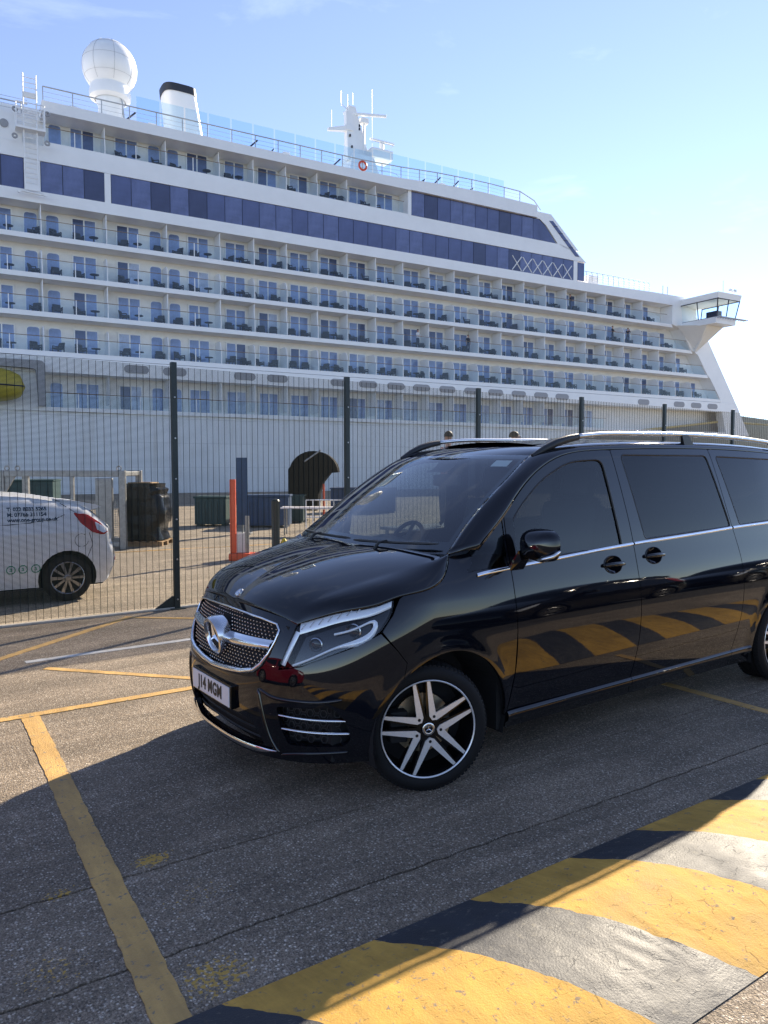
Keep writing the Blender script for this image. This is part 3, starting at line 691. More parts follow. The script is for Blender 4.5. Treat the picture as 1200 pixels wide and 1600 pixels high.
while x < 54.0:
    link('window_pane', *band_pane(bw), ship, (x, -.03, 21.35)); x += 1.4475
for x in (3.15, 4.6, 6.04): link('window_pane', *band_pane(bw), ship, (x, -.03, 21.35))
x = .62
while x > -14: link('window_pane', *band_pane(bw), ship, (x, -.03, 21.35)); x -= 1.45
MB().box(2.08, 3.13, -.052, .02, 21.33, 23.57).build('band_post', 'ship_white', ship)
MB().prism([(54.8, 21.62), (55.75, 21.66), (55.75, 23.5), (54.8, 23.5)], -.04, .2).build('window_pane', 'band_glass', ship)
# lattice seen behind the last band panes
lt = MB()
for k in range(6):
    s = 46.0+k*1.35; lt.tube([(s, -.045, 21.6), (s+1.2, -.045, 23.0)], .05, 4); lt.tube([(s+1.2, -.045, 21.6), (s, -.045, 23.0)], .05, 4)
lt.build('lattice', 'ship_white', ship)
# upper band and raked front
MB().prism([(33.95, 24.64), (53.9, 24.64), (52.3, 24.98), (33.95, 24.93)], -.06, 1.6).build('upper_sill_plate', 'ship_white', ship)
MB().prism([(33.8, 24.93), (34.15, 24.93), (34.15, 27.1), (33.8, 27.1)], -.06, 1.6).build('upper_end_post', 'ship_white', ship)
MB().box(34.1, 50.3, .03, 1.6, 24.94, 27.1).build('upper_band_backing', 'dark_frame', ship)
x = 34.15
uw = MB().box(.025, 1.425, 0, .05, 0, 2.08).mesh('upper_window_pane'); uw = [uw, uw.copy(), uw.copy()]
while x < 48.0: link('window_pane', *band_pane(uw), ship, (x, -.03, 24.97)); x += 1.45
MB().prism([(x+.02, 24.99), (51.75, 25.0), (50.3, 26.5), (49.4, 27.05), (x+.02, 27.05)], -.03, .02).build('window_pane', 'band_glass', ship)
MB().prism([(49.5, 27.1), (50.4, 26.55), (51.95, 25.0), (53.2, 24.66), (54.9, 24.66), (51.0, 27.8), (47, 27.8), (47, 27.1)], -.06, 1.6).build('raked_front_plate', 'ship_white', ship)
MB().prism([(50.75, 27.1), (51.25, 27.15), (55.0, 24.05), (54.4, 24.05)], -.10, -.062).build('raked_window', 'band_glass', ship)
for k in range(4):
    t = .15+.2*k; a = Vector((50.75+(54.4-50.75)*t, -.11, 27.1+(24.05-27.1)*t)); MB().tube([a, a+Vector((.55, 0, .05))], .03, 4).build('glazing_bar', 'dark_frame', ship)
# top fascia, deck rail and glass wind screens
MB().prism([(3.3, 26.95), (33.9, 27.05), (34, 27.1), (49.0, 27.1), (48.9, 28.25), (42, 28.35), (37, 28.2), (33, 27.95), (29, 27.78), (3.3, 27.72)], -.32, 1.6).build('top_fascia', 'ship_white', ship)
MB().prism([(3.3, 27.74), (29, 27.8), (33, 27.97), (42, 28.37), (48.5, 28.25), (50.5, 27.9), (3.3, 27.6)], 1.62, 22).build('top_deck', 'ship_white', ship)
def topz(s): return float(np.interp(s, [3.3, 29, 33, 37, 42, 49], [27.72, 27.78, 27.95, 28.2, 28.35, 28.25]))
x = 3.4; rp = []
prm = MB().box(-.03, .03, -.03, .03, 0, 1.0).mesh('rail_post')
while x < 47.5:
    link('rail_post', prm, 'rail_grey', ship, (x, -.2, topz(x))); rp.append((x, -.2, topz(x)+1.0)); x += 1.97
rp.append((48.6, -.2, 28.7)); rp.append((49.6, 0, 28.0))
MB().tube(rp, .05, 6).build('deck_handrail', 'rail_grey', ship)
mb = MB()
for fz in (.33, .66): mb.tube([(p[0], p[1]+.02, p[2]-1.0+fz) for p in rp[:-2]], .012, 4)
mb.build('rail_wire', 'rail_grey', ship)
gsm = MB().box(.05, 1.85, 0, .02, 0, 2.6).mesh('wind_screen')
x = 10.5
while x < 47:
    link('wind_screen', gsm, 'screen_glass', ship, (x, 3.2, 28.6 if x < 30 else 28.95)); x += 1.95
for s in (9.0, 18.7, 26.3, 36.8, 38.9): MB().tube([(s, .5, topz(s)+.05), (s+.9, .5, topz(s)+.95)], .07, 5).build('stay', 'dark_frame', ship)
# top deck clutter: loungers and lockers peeking over the fascia
for k, s in enumerate((11.2, 15.4, 20.5, 22.3, 24.4, 35.6, 38.2, 40.0, 41.2)):
    p = ship_w(s, 1.0+.2*(k % 3), topz(s)+.02); m = MB()
    if k % 3 == 0: m.bbox(-.3, .3, -.25, .25, 0, .55+.1*(k % 2), .05)
    elif k % 3 == 1: m.lathe([(0, .62), (.18, .6), (.27, .45), (.25, .2), (.2, 0)], 14)
    else: m.prism([(-.8, .25), (.3, .25), (.75, .85), (.80, .80), (.38, .15), (-.8, .15)], -.3, .3)
    o = m.build(['deck_locker', 'deck_vent', 'deck_lounger'][k % 3], ['ship_white', 'ship_white', 'wicker'][k % 3], None, smooth=40); o.location = p; o.rotation_euler.z = SHIP_RZ
    tag(o, ['white deck locker', 'white mushroom vent', 'dark deck lounger'][k % 3] + ' on the ship top deck, %s object from the stern behind the rail' % ordn(k+1), ['locker', 'vent', 'lounger'][k % 3])
# foredeck rail in front of the raked front
mb = MB()
for i in range(13):
    s = 56.2+i*.8; mb.tube([(s, .05, 21.7), (s, .05, 22.55), (s-.15, .05, 22.75)], .03, 5)
for fz in (.25, .5, .75): mb.tube([(56.1, .05, 21.7+fz), (65.9, .05, 21.7+fz)], .018, 4)
mb.tube([(55.9, .05, 22.75), (65.6, .05, 22.75)], .035, 5)
mb.build('foredeck_rail', 'rail_grey', ship)
MB().bbox(58.1, 59.6, 1.7, 3, 21.6, 23.0, .05).build('vent_house', 'ship_white', ship)
# bridge wing
bwg = 4.6
brz = lambda d: 0.0
wf = lambda y: -.35*(y/4.6)
def wing_prism(name, s0, s1, y0, y1, z0, z1, mat, lean=0.0):
    m = MB(); vs = []
    for z, l in ((z0, 0.0), (z1, lean)):
        vs += [(s0-l, y0, z), (s1+l, y0, z), (s1+l, y1-l, z), (s0-l, y1-l, z)]
    m.add(vs, [(0, 3, 2, 1), (4, 5, 6, 7), (0, 1, 5, 4), (1, 2, 6, 5), (2, 3, 7, 6), (3, 0, 4, 7)]); return m.build(name, mat, ship)
WS0, WS1 = 71.4, 74.6
wing_prism('wing_floor', WS0-.1, WS1+.1, 1.5, -bwg, 18.05, 18.72, 'ship_white', .02)
wing_prism('wing_roof', WS0-.35, WS1+.35, 1.5, -bwg-.35, 20.72, 21.35, 'ship_white', .12)
wing_prism('wing_wall', WS0+.2, WS1-.2, 1.5, .4, 18.72, 20.72, 'ship_white')
def wing_pane(name, pts, mat='screen_glass'):
    MB().add(pts, [tuple(range(len(pts)))]).build(name, mat, ship, recalc=False)
for (y0, y1) in ((-.1, -2.2), (-2.25, -bwg)):
    for (sb, st) in ((WS0, WS0-.32), (WS1, WS1+.32)):
        wing_pane('wing_window', [(sb, y0, 18.74), (sb, y1, 18.74), (st, y1-(.32 if y1 < -4 else 0), 20.70), (st, y0, 20.70)])
wing_pane('wing_window', [(WS0, -bwg, 18.74), (WS1, -bwg, 18.74), (WS1+.32, -bwg-.32, 20.70), (WS0-.32, -bwg-.32, 20.70)])
fm = MB()
for (s, y, l) in ((WS0, 0, 1), (WS0, -2.22, 1), (WS0, -bwg, 1), (WS0+1.6, -bwg, 0), (WS1, -bwg, -1), (WS1, -2.22, -1), (WS1, 0, -1)):
    yy = -.32 if y <= -bwg else 0
    fm.tube([(s, y, 18.7), (s-.32*l, y+yy, 20.74)], .075, 4)
fm.tube([(WS0, .0, 18.74), (WS0, -bwg, 18.74), (WS1, -bwg, 18.74), (WS1, 0, 18.74)], .06, 4)
fm.tube([(WS0-.32, 0, 20.68), (WS0-.32, -bwg-.32, 20.68), (WS1+.32, -bwg-.32, 20.68), (WS1+.32, 0, 20.68)], .06, 4)
fm.build('wing_window_frame', 'dark_frame', ship)
MB().bbox(WS0+.8, WS0+1.7, -4.0, -2.6, 18.73, 19.6, .05).build('wing_console', 'dark_frame', ship)
mb = MB()
for k in range(12): mb.box(WS0-.5+k*.45, WS0-.46+k*.45, -bwg-.75, -bwg-.1, 18.56, 18.66)
mb.tube([(WS0-.5, -bwg-.75, 18.62), (WS1+.9, -bwg-.75, 18.62)], .03, 4); mb.build('wing_gutter', 'rail_grey', ship)
MB().tube([(WS0+.8, -3.0, 18.05), (73.6, -.1, 15.6)], .13, 6).build('wing_brace', 'ship_white', ship)
mb = MB(); mb.add([(70.4, -.09, 18.4), (74.6, -.09, 18.04), (75.4, -.09, 17.6), (73.9, -.09, 15.6), (WS0+.2, -bwg+1.4, 18.04), (WS1-.1, -bwg+1.4, 18.04)], [(0, 3, 4), (3, 2, 5, 4), (0, 4, 5, 1), (0, 1, 2, 3), (1, 5, 2)])
mb.build('wing_bracket', 'ship_white', ship)
MB().lathe([(0, 1.6), (.02, 1.6), (.03, 0)], 6, Matrix.Translation((73.2, -4, 21.4))).build('wing_aerial', 'rail_grey', ship)
mb = MB(); mb.tube([(74.6, -4.2, 21.4), (74.6, -4.2, 21.75)], .06, 6)
for d in (-.3, .3): mb.lathe([(0, -.2), (.12, -.2), (.22, .15), (.2, .2), (0, .2)], 12, Matrix.Translation((74.6+d, -4.2, 21.95)) @ Matrix.Rotation(R(60 if d > 0 else -60), 4, 'Y'))
mb.build('wing_searchlight', 'ship_white', ship, smooth=40)
for s in (69.2, 70.0): MB().tube([(s, 1.0, 21.7), (s, 1.0, 23.0)], .05, 5).build('whip_aerial', 'rail_grey', ship)
# radome
dome = empty('radome', (9.1, 6.0, 27.7), 0, ship)
pts = [(2.12*math.sin(a), 6.45-2.12*math.cos(a)) for a in np.linspace(.80, math.pi, 22)]
MB().lathe([(1.2, 3.85), (1.58, 4.05), (1.62, 4.45), (1.5, 4.95)]+pts, 48).build('dome_shell', 'ship_white', dome, smooth=50)
mb = MB()
for k in range(8):
    a = 2*math.pi*k/8; mb.tube([(2.13*math.sin(p)*math.cos(a), 2.13*math.sin(p)*math.sin(a), 6.45-2.13*math.cos(p)) for p in np.linspace(.85, 3.1, 16)], .009, 4)
for p in (1.15, 1.75, 2.35): mb.tube([(2.13*math.sin(p)*math.cos(a), 2.13*math.sin(p)*math.sin(a), 6.45-2.13*math.cos(p)) for a in np.linspace(0, 2*math.pi, 33)[:-1]], .009, 4, closed=True)
mb.build('dome_seam', 'ship_grey', dome)
MB().lathe([(0, 0), (.95, 0), (.95, 3.4), (1.25, 4.1), (1.25, 4.3), (0, 4.3)], 24).build('dome_pedestal', 'ship_white', dome, smooth=40)
mb = MB()
for k in range(4): mb.tube([(1.0+.4*(k % 2), -1.5+k*.9, 0), (.7, -.9+k*.5, 4.1)], .06, 5)
mb.build('dome_strut', 'rail_grey', dome)
MB().lathe([(1.2*math.sin(a), .9-1.2*math.cos(a)) for a in np.linspace(0.6, math.pi, 14)], 24, Matrix.Translation((6.3, 6.5, 28.6))).build('small_dome', 'ship_white', ship, smooth=180)
# funnel
fun = empty('funnel', (16.2, 9.0, 27.7), 0, ship)
def fun_ring(x0, x1, hw, z, n=28):
    return [((x0+x1)/2+(x1-x0)/2*np.sign(math.cos(a))*abs(math.cos(a))**.5, hw*np.sign(math.sin(a))*abs(math.sin(a))**.6, z) for a in np.linspace(0, 2*math.pi, n)]
MB().grid([fun_ring(-1.6, 1.9, 1.5, 0), fun_ring(-1.9, 1.2, 1.4, 3.8), fun_ring(-2.2, .65, 1.35, 6.9)]).build('funnel_casing', 'ship_white', fun, smooth=180)
cp = MB(); r1 = fun_ring(-2.25, .7, 1.4, 6.85); r2 = fun_ring(-2.3, .62, 1.4, 7.5); cp.grid([r1, r2]); cp.add(r2, [tuple(range(len(r2)))]); cp.build('funnel_cap', 'black_cap', fun, smooth=40)
# radar mast
mast = empty('radar_mast', (31.5, 6.0, 27.8), 0, ship)
def taper(m, a, b, wa, wb, da, db):
    a = Vector(a); b = Vector(b)
    m.add([a+Vector((x*wa/2, y*da/2, 0)) for x, y in ((-1, -1), (1, -1), (1, 1), (-1, 1))]+[b+Vector((x*wb/2, y*db/2, 0)) for x, y in ((-1, -1), (1, -1), (1, 1), (-1, 1))],
          [(0, 3, 2, 1), (4, 5, 6, 7), (0, 1, 5, 4), (1, 2, 6, 5), (2, 3, 7, 6), (3, 0, 4, 7)])
m = MB(); taper(m, (.6, 0, 0), (.35, 0, 3.8), 4.4, 2.2, 3, 2.2); m.build('mast_house', 'ship_white', mast)
m = MB(); taper(m, (-.5, -.5, 3.2), (-1.0, -.5, 7.7), 1.3, .55, .7, .5); m.build('mast_leg', 'ship_white', mast)
m = MB(); taper(m, (.5, .4, 3.5), (-.30, .2, 8.6), 2.6, .75, .9, .5); m.build('mast_leg', 'ship_white', mast)
m = MB(); taper(m, (-1.0, -.6, 5.9), (-1.0, -.6, 6.3), .8, .8, .6, .6); m.add([(-1, -.85, 5.85), (-1, -.35, 5.85), (-3.1, -.4, 5.5), (-3.1, -.7, 5.5), (-1, -.85, 6.35), (-1, -.35, 6.35), (-3.1, -.4, 5.75), (-3.1, -.7, 5.75)], [(0, 1, 2, 3), (4, 5, 6, 7), (0, 3, 7, 4), (1, 2, 6, 5), (2, 3, 7, 6)])
m.build('mast_yard', 'ship_white', mast)
m = MB(); m.bbox(1.4, 3.8, -.9, .9, 4.0, 4.9, .12); m.build('radar_platform', 'ship_white', mast)
m = MB(); m.tube([(1.0, 0, 4), (1.0, 0, 7.6)], .14, 8); m.bbox(.6, 1.4, -.35, .35, 7.2, 7.7, .06); m.build('radar_pedestal', 'ship_white', mast)
m = MB(); m.bbox(-1.1, 3.1, -.12, .12, 7.82, 8.05, .04); o = m.build('radar_scanner', 'ship_white', mast); o.rotation_euler.z = R(-20)
m = MB(); m.bbox(1.7, 4.4, -.1, .1, 5.9, 6.08, .03); o = m.build('radar_scanner', 'ship_white', mast)
m = MB(); m.tube([(3.0, 0, 4.9), (3.0, 0, 5.9)], .22, 8); m.build('radar_pedestal', 'ship_white', mast)
m = MB()
for (x, h0, h1) in ((-2.6, 6, 7.6), (-1.6, 8.2, 9.6), (-.9, 8.0, 9.4), (-.35, 8.6, 9.7), (1.75, 4, 10.5)): m.tube([(x, -.3, h0), (x, -.3, h1)], .017, 4)
m.tube([(-1.6, -.3, 8.4), (-.9, -.3, 8.0)], .03, 4); m.build('mast_aerials', 'rail_grey', mast)
m = MB()
for fz in (.5, 1.0): m.tube([(3.0+1.8*math.cos(a), 1.5*math.sin(a), 1.6+fz) for a in np.linspace(-2.4, 2.4, 16)], .03, 4)
m.tube([(1.45+.0, -.95, 5.4), (3.8, -.95, 5.4), (3.8, .95, 5.4)], .03, 4); m.build('mast_rail', 'rail_grey', mast)
MB().lathe([(1.5*math.sin(a), 1.2-1.3*math.cos(a)) for a in np.linspace(.5, math.pi, 12)], 24, Matrix.Translation((4.6, 0, .2))).build('satellite_dome', 'ship_white', mast, smooth=180)
for k, (x, z) in enumerate(((-.75, 4.4), (-.55, 3.7), (.05, 6.2), (.05, 6.5), (-.95, 5.4))): MB().lathe([(0, -.1), (.09, -.1), (.09, .1), (0, .1)], 8, Matrix.Translation((x, -.9, z))).build('navigation_lamp', 'black_cap', mast)
# lifebuoy on the rail
o = MB().lathe([(.36+.09*math.cos(a), .09*math.sin(a)) for a in np.linspace(0, 2*math.pi, 9)], 24, Matrix.Rotation(R(90), 4, 'X')).build('lifebuoy', 'orange_red', None, smooth=180)
o.location = ship_w(29.0, -.28, 28.25); o.rotation_euler.z = SHIP_RZ; tag(o, 'red lifebuoy hung on the top deck rail below the radar mast', 'lifebuoy')
# window cleaning gantry at the stern end of the top row
gan = empty('access_gantry', ship_w(2.5, -.7, 21.2), SHIP_RZ); tag(gan, 'white ladder gantry hanging over the side left of the radome', 'gantry')
m = MB()
for x in (-.42, .42):
    m.tube([(x, 0, .3), (x, 0, 7.9)], .05, 5)
m.build('stile', 'ship_white', gan)
for k in range(22): MB().tube([(-.42, 0, .5+k*.34), (.42, 0, .5+k*.34)], .028, 4).build('rung', 'ship_white', gan)
m = MB(); m.box(-.95, .95, -.35, .5, 4.05, 4.2)
for x in (-.9, .9):
    for y in (-.3, .45): m.tube([(x, y, 4.2), (x, y, 5.8)], .04, 4)
for z in (4.75, 5.3, 5.8): m.tube([(-.9, -.3, z), (.9, -.3, z), (.9, .45, z), (-.9, .45, z)], .03, 4, closed=True)
m.build('work_cradle', 'ship_white', gan)
m = MB(); m.box(-.46, .46, -.06, .06, .0, .35); m.tube([(-.8, 0, -.1), (.85, 0, -.2)], .05, 5); m.tube([(-.4, 0, .1), (-.4, 0, -.1)], .03, 4); m.tube([(.4, 0, .1), (.4, 0, -.15)], .03, 4)
for x in (-.8, .85): m.lathe([(.0, -.06), (.12, -.06), (.12, .06), (0, .06)], 10, Matrix.Translation((x, 0, -.15)) @ Matrix.Rotation(R(90), 4, 'X'))
m.build('fender_bar', 'ship_white', gan)
m = MB(); m.box(-.38, .38, -.05, .05, 6.3, 6.65); m.build('yellow_box', 'ship_cream', gan)
for (x, z) in ((-1.0, 3.5), (1.05, 3.4), (-.95, 5.3), (1.1, 5.4)): MB().lathe([(.08, -.05), (.17, -.05), (.20, 0), (.17, .05), (.08, .05)], 14, Matrix.Translation((x, -.1, z)) @ Matrix.Rotation(R(90), 4, 'X')).build('sheave', 'ship_grey', gan)
# lower deck left of the gantry
sbox('aft_house', S0, 2.0, -.02, 1.6, 24.66, 26.6, 'ship_white')
m = MB(); m.tube([(-14, -.1, 27.3), (2.4, -.1, 27.3)], .05, 5)
for k in range(9): m.tube([(-14+k*2, -.1, 26.6), (-14+k*2, -.1, 27.3)], .035, 4)
for z in (26.8, 27.05, 27.55): m.tube([(-14, -.1, z), (2.4, -.1, z)], .015, 4)
m.build('aft_rail', 'rail_grey', ship)
for s in (-.2, .9): MB().lathe([(0, -.05), (.28, -.05), (.28, .05), (0, .05)], 14, Matrix.Translation((s, -.06, 25.7)) @ Matrix.Rotation(R(90), 4, 'X')).build('porthole', 'ship_grey', ship)
# lifeboat and davit frame at the far left
MB().box(-8, 2.9, .2, 1.6, 6.26, 8.74).build('boat_recess', 'ship_white', ship)
bo = empty('lifeboat', ship_w(-1.9, -1.2, 6.3), SHIP_RZ); tag(bo, 'yellow enclosed lifeboat hanging at the left edge behind the fence', 'lifeboat')
def boat_ring(x, n=20):
    k = max(0, 1-(abs(x)/3.6)**2.6); hw = 1.25*k**.5+.02
    return [(x, hw*math.cos(a)*(1 if math.sin(a) < 0 else 1), 1.15+(1.35*k**.35+.03)*math.sin(a)*(1.0 if math.sin(a) > 0 else .85)) for a in np.linspace(0, 2*math.pi, n)]
MB().grid([boat_ring(x) for x in np.linspace(-3.6, 3.6, 25)]).build('boat_hull', 'lifeboat_yellow', bo, smooth=180)
m = MB(); m.tube([(x, -1.30*max(0, 1-(abs(x)/3.6)**2.6)**.5-.03, 1.18) for x in np.linspace(-3.5, 3.5, 21)], .05, 5); m.build('boat_fender', 'dark_frame', bo)
dv = empty('davit', ship_w(2.3, -.6, 6.25), SHIP_RZ); tag(dv, 'grey davit frame beside the yellow lifeboat', 'davit')
MB().prism(rounded([(-4, 2.75), (-4, 3.2), (.75, 3.2), (.75, 0), (.3, 0), (.15, 2.6)], [0, 0, .4, 0, 0, .2], 4), -.2, .2).build('davit_arm', 'ship_grey', dv)
MB().tube([(-1.4, 0, 2.8), (-1.4, 0, 1.9)], .05, 5).build('davit_fall', 'rail_grey', dv)
# ------------------------------------------------------------------ security mesh fence (runs along x at y = 5.09)
pmat('fence_green', (0.012, 0.022, 0.022), 0.45, noise=0.3, nscale=30)
pmat('wire_green', (0.014, 0.022, 0.021), 0.8, spec=0.08)
pmat('zinc', (0.55, 0.55, 0.55), 0.35, metal=1.0, noise=0.2, nscale=40)
FY = 5.09; FX0 = 1.63; PITCH = 2.53; FH = 3.02
fence = empty('security_fence', (FX0, FY, 0)); tag(fence, 'tall dark green welded mesh security fence between the van and the ship', 'fence')
wm = MB(); hw = MB()
x = .05
while x < PITCH-.03:
    wm.box(x-.0021, x+.0021, -.0021, .0021, .03, FH-.02); x += .0785
z = .05
while z < FH-.02:
    hw.add([(.03, -.0042, z-.0022), (PITCH-.03, -.0042, z-.0022), (PITCH-.03, -.0042, z+.0022), (.03, -.0042, z+.0022), (.03, -.0072, z), (PITCH-.03, -.0072, z)], [(0, 1, 2, 3), (3, 2, 5, 4), (4, 5, 1, 0)]); z += .0132
wme = wm.mesh('vertical_wires'); hme = hw.mesh('horizontal_wires')
post = MB(); post.bbox(-.035, .035, -.03, .03, 0, FH+.03, .006); pme = post.mesh('post')
bt = MB(); bt.lathe([(0, .012), (.008, .011), (.011, .006), (.011, 0)], 10, Matrix.Rotation(R(90), 4, 'X')); bme = bt.mesh('bolt')
ft = MB(); ft.bbox(-.09, .09, -.09, .09, .001, .012, .003); fme = ft.mesh('base_plate')
for k in range(-4, 11):
    px = k*PITCH
    p = link('post', pme, 'fence_green', fence, (px, -.04, 0))
    link('base_plate', fme, 'fence_green', p)
    for zb in (.12, .62, 1.12, 1.62, 2.12, 2.62): link('bolt', bme, 'zinc', p, (0, -.03, zb))
    if k < 10:
        tag(link('vertical_wires', wme, 'wire_green', fence, (px, 0, 0)), kind='stuff')
        tag(link('horizontal_wires', hme, 'wire_green', fence, (px, 0, 0)), kind='stuff')
mb = MB(); mb.prism([(-.28, 0.002), (0, 0.002), (0, .16), (-.03, .16)], -.012, .012); o = mb.build('gusset', 'fence_green', fence); o.location = (-.03, -.04, 0)
mb = MB(); mb.bbox(FX0-4*PITCH, FX0+10*PITCH, FY-.06, FY+.0, .0, .025, .006); tag(mb.build('fence_kerb', 'kerb_concrete'), 'thin pale concrete strip along the foot of the mesh fence', 'kerb')
# ------------------------------------------------------------------ black van (x: 0 at the nose, + to the rear; helper y>0 = side facing the camera)
pmat('van_black', (0.003, 0.0035, 0.006), 0.03, ior=1.56, rvar=0.012, nscale=3.0)
pmat('van_plastic', (0.012, 0.012, 0.013), 0.45, bump=0.15, bscale=400)
pmat('gloss_plastic', (0.004, 0.004, 0.005), 0.08, ior=1.5)
pmat('lamp_white', (0.80, 0.83, 0.88), 0.10, metal=0.15, coat=0.8)
pmat('chrome', (0.78, 0.79, 0.81), 0.07, metal=1.0)
pmat('satin_chrome', (0.66, 0.67, 0.69), 0.22, metal=1.0)
pmat('machined', (0.74, 0.74, 0.75), 0.30, metal=0.55, noise=0.08, nscale=90)
pmat('rubber', (0.009, 0.009, 0.010), 0.7, bump=0.3, bscale=220, spec=0.2)
pmat('wheel_black', (0.006, 0.006, 0.007), 0.12)
pmat('brake_steel', (0.45, 0.38, 0.28), 0.4, metal=1.0, noise=0.15, nscale=60)
pmat('inner_black', (0.006, 0.006, 0.007), 0.85)
pmat('trim_dark', (0.016, 0.016, 0.018), 0.6, bump=0.1, bscale=120)
pmat('seat_leather', (0.02, 0.02, 0.022), 0.5, bump=0.1, bscale=80)
pmat('plate_white', (0.74, 0.70, 0.69), 0.35)
pmat('plate_text', (0.012, 0.012, 0.014), 0.5)
pmat('roof_metal', (0.62, 0.62, 0.62), 0.22, metal=1.0)
pmat('disc_white', (0.72, 0.74, 0.72), 0.5)
pmat('lamp_amber', (0.5, 0.2, 0.03), 0.25)
pmat('lamp_red', (0.40, 0.012, 0.012), 0.15)
glass_mat('screen_clear', (0.62, 0.68, 0.68), 1.5, extra=0.06)
glass_mat('side_tint', (0.30, 0.34, 0.35), 1.5, extra=0.01)
glass_mat('privacy_tint', (0.045, 0.05, 0.055), 1.5)
glass_mat('lamp_clear', (0.90, 0.92, 0.93), 1.45)
van = empty('parked_van', (0, 0, 0))
tag(van, 'glossy black passenger van parked beside the fence, front wheel turned', 'van')
patch.center = (2.6, 0, 0.9)
yb = Spline([.15, .22, .30, .38, .50, .62, .75, .88, .95, 1.03, 1.12, 1.20, 1.32, 1.50, 1.66, 1.78, 1.85, 1.90],
            [.885, .905, .925, .938, .952, .962, .9685, .967, .960, .948, .931, .915, .893, .856, .820, .790, .770, .752])
rk = Spline([.15, .30, .45, .58, .70, .82, .92, 1.0, 1.08, 1.2], [.055, .020, .0, .0, .016, .050, .092, .140, .205, .33])
NS_, CL = 2.6, 0.75
def _corner(th, n=NS_):
    c = np.clip(np.cos(th), 1e-9, 1); s_ = np.clip(np.sin(th), 1e-9, 1)
    return CL*(1-c**(2/n)), s_**(2/n)
_th = np.linspace(0, math.pi/2, 4000); _cx, _cy = _corner(_th); _sl = np.r_[0, np.cumsum(np.hypot(np.diff(_cx), np.diff(_cy*.965)))]; SC = _sl[-1]
def s_of_y(y): return np.interp(np.abs(y)/.965, _cy, _sl)
def s_of_x(x): return SC+(np.asarray(x)-CL)
XR = 5.12
def body(s, z):
    s = np.asarray(s, float); z = np.asarray(z, float); sg = np.where(s < 0, -1.0, 1.0); a = np.abs(s)
    th = np.interp(a, _sl, _th); cx, cy = _corner(th); r = rk(z); W = yb(z)
    f = np.clip(1-(a-SC)/.55, 0, 1); f = f*f*(3-2*f)
    x = np.where(a < SC, cx+r, CL+(a-SC)+r*f); y = np.where(a < SC, cy*W, W)
    # shoulder of the wing drops in behind the headlamp
    k = np.exp(-((x-.98)/.30)**2); y = y-k*1.55*np.clip(z-1.02, 0, .3)**2
    # front door/wing sculpting: soft hollow below the shoulder line
    hz = .70+.035*(x-1.4); fx = np.clip((x-1.25)/.5, 0, 1)*np.clip((5.0-x)/.6, 0, 1)
    y = y-.0035*fx*np.exp(-((z-hz)/.13)**2)
    # flared arches
    for ax in (.93, 4.56):
        d = np.hypot((x-ax)/.455, (z-.335)/.42); y = y+.010*np.exp(-((d-1.0)/.13)**2)*(a > SC*.6)
    # tail
    t = np.clip((x-4.3)/1.05, 0, 1); y = y-.05*t**2
    return np.stack([x, sg*y, z], -1)
_ss = np.linspace(0, SC+4.45, 1500)
def s_xz(x, z):
    return float(np.interp(x, body(_ss, np.full(1500, z))[:, 0], _ss))
def bp(L): return [(s_xz(p[0], p[1]), p[1]) for p in L]
ARC = lambda cx, rx, rz, a0, a1, n=22: [(cx+rx*math.cos(a), .335+rz*math.sin(a)) for a in np.linspace(a0, a1, n)]
both = (False, True)
# ---- upper curves
EO = Curve3([(1.215, float(yb(1.285)), 1.285), (1.33, float(yb(1.375)), 1.375), (1.46, float(yb(1.475)), 1.475), (1.60, float(yb(1.60)), 1.60), (1.80, float(yb(1.735)), 1.735), (2.05, float(yb(1.828)), 1.828), (2.4, float(yb(1.866)), 1.866), (3.0, float(yb(1.885)), 1.885), (3.8, float(yb(1.892)), 1.892), (4.6, float(yb(1.872))-.01, 1.872), (5.12, float(yb(1.845))-.03, 1.845)])
EI = Curve3([(1.04, .825, 1.262), (1.22, .775, 1.41), (1.45, .735, 1.575), (1.70, .695, 1.735), (1.875, .665, 1.832), (2.1, .655, 1.884), (2.5, .655, 1.916), (3.0, .655, 1.934), (3.8, .655, 1.940), (4.6, .655, 1.920), (5.2, .64, 1.880)])
_tq = np.linspace(0, 1, 2001)
def on_x(C, xs): q = C(_tq); t = np.interp(xs, q[:, 0], _tq); return C(t)
def grid_obj(name, P, mat, parent, mirror=False, smooth=180, flipc=True, thick=0.0):
    sy = 1 if mirror else -1
    m = MB(); m.grid([[(p[0], sy*p[1], p[2]) for p in row] for row in P])
    o = m.build(name, mat, parent, smooth=smooth, recalc=False)
    me = o.data; c = np.array([p.center[:] for p in me.polygons]); n = np.array([p.normal[:] for p in me.polygons])
    if ((c-np.array([2.6, 0, .9]))*n).sum() < 0: me.flip_normals()
    if thick:
        md = o.modifiers.new('shell', 'SOLIDIFY'); md.thickness = thick; md.offset = -1
    return o
# ---- A-pillar and cant rail: one sweeping panel each side
for mir in both:
    P = []
    for t in np.linspace(0, 1, 70):
        xq = 1.04+(5.2-1.04)*t
        # pair the two edges by their own arc so that the pillar stays square
        a = EO(t**1.0); b = EI(np.clip(t*1.0, 0, 1)); row = []
        for w_ in np.linspace(0, 1, 9):
            p = a*(1-w_)+b*w_; d = b-a; nn = np.array([-.25 if t < .25 else 0, .75, .66]); nn = nn-d*(nn@d)/(d@d); nn /= np.linalg.norm(nn)
            row.append(p+nn*.020*4*w_*(1-w_)-nn*.006*(w_ < 1e-6))
        P.append(row)
    grid_obj('cant_rail', P, 'van_black', van, mir, thick=.012)
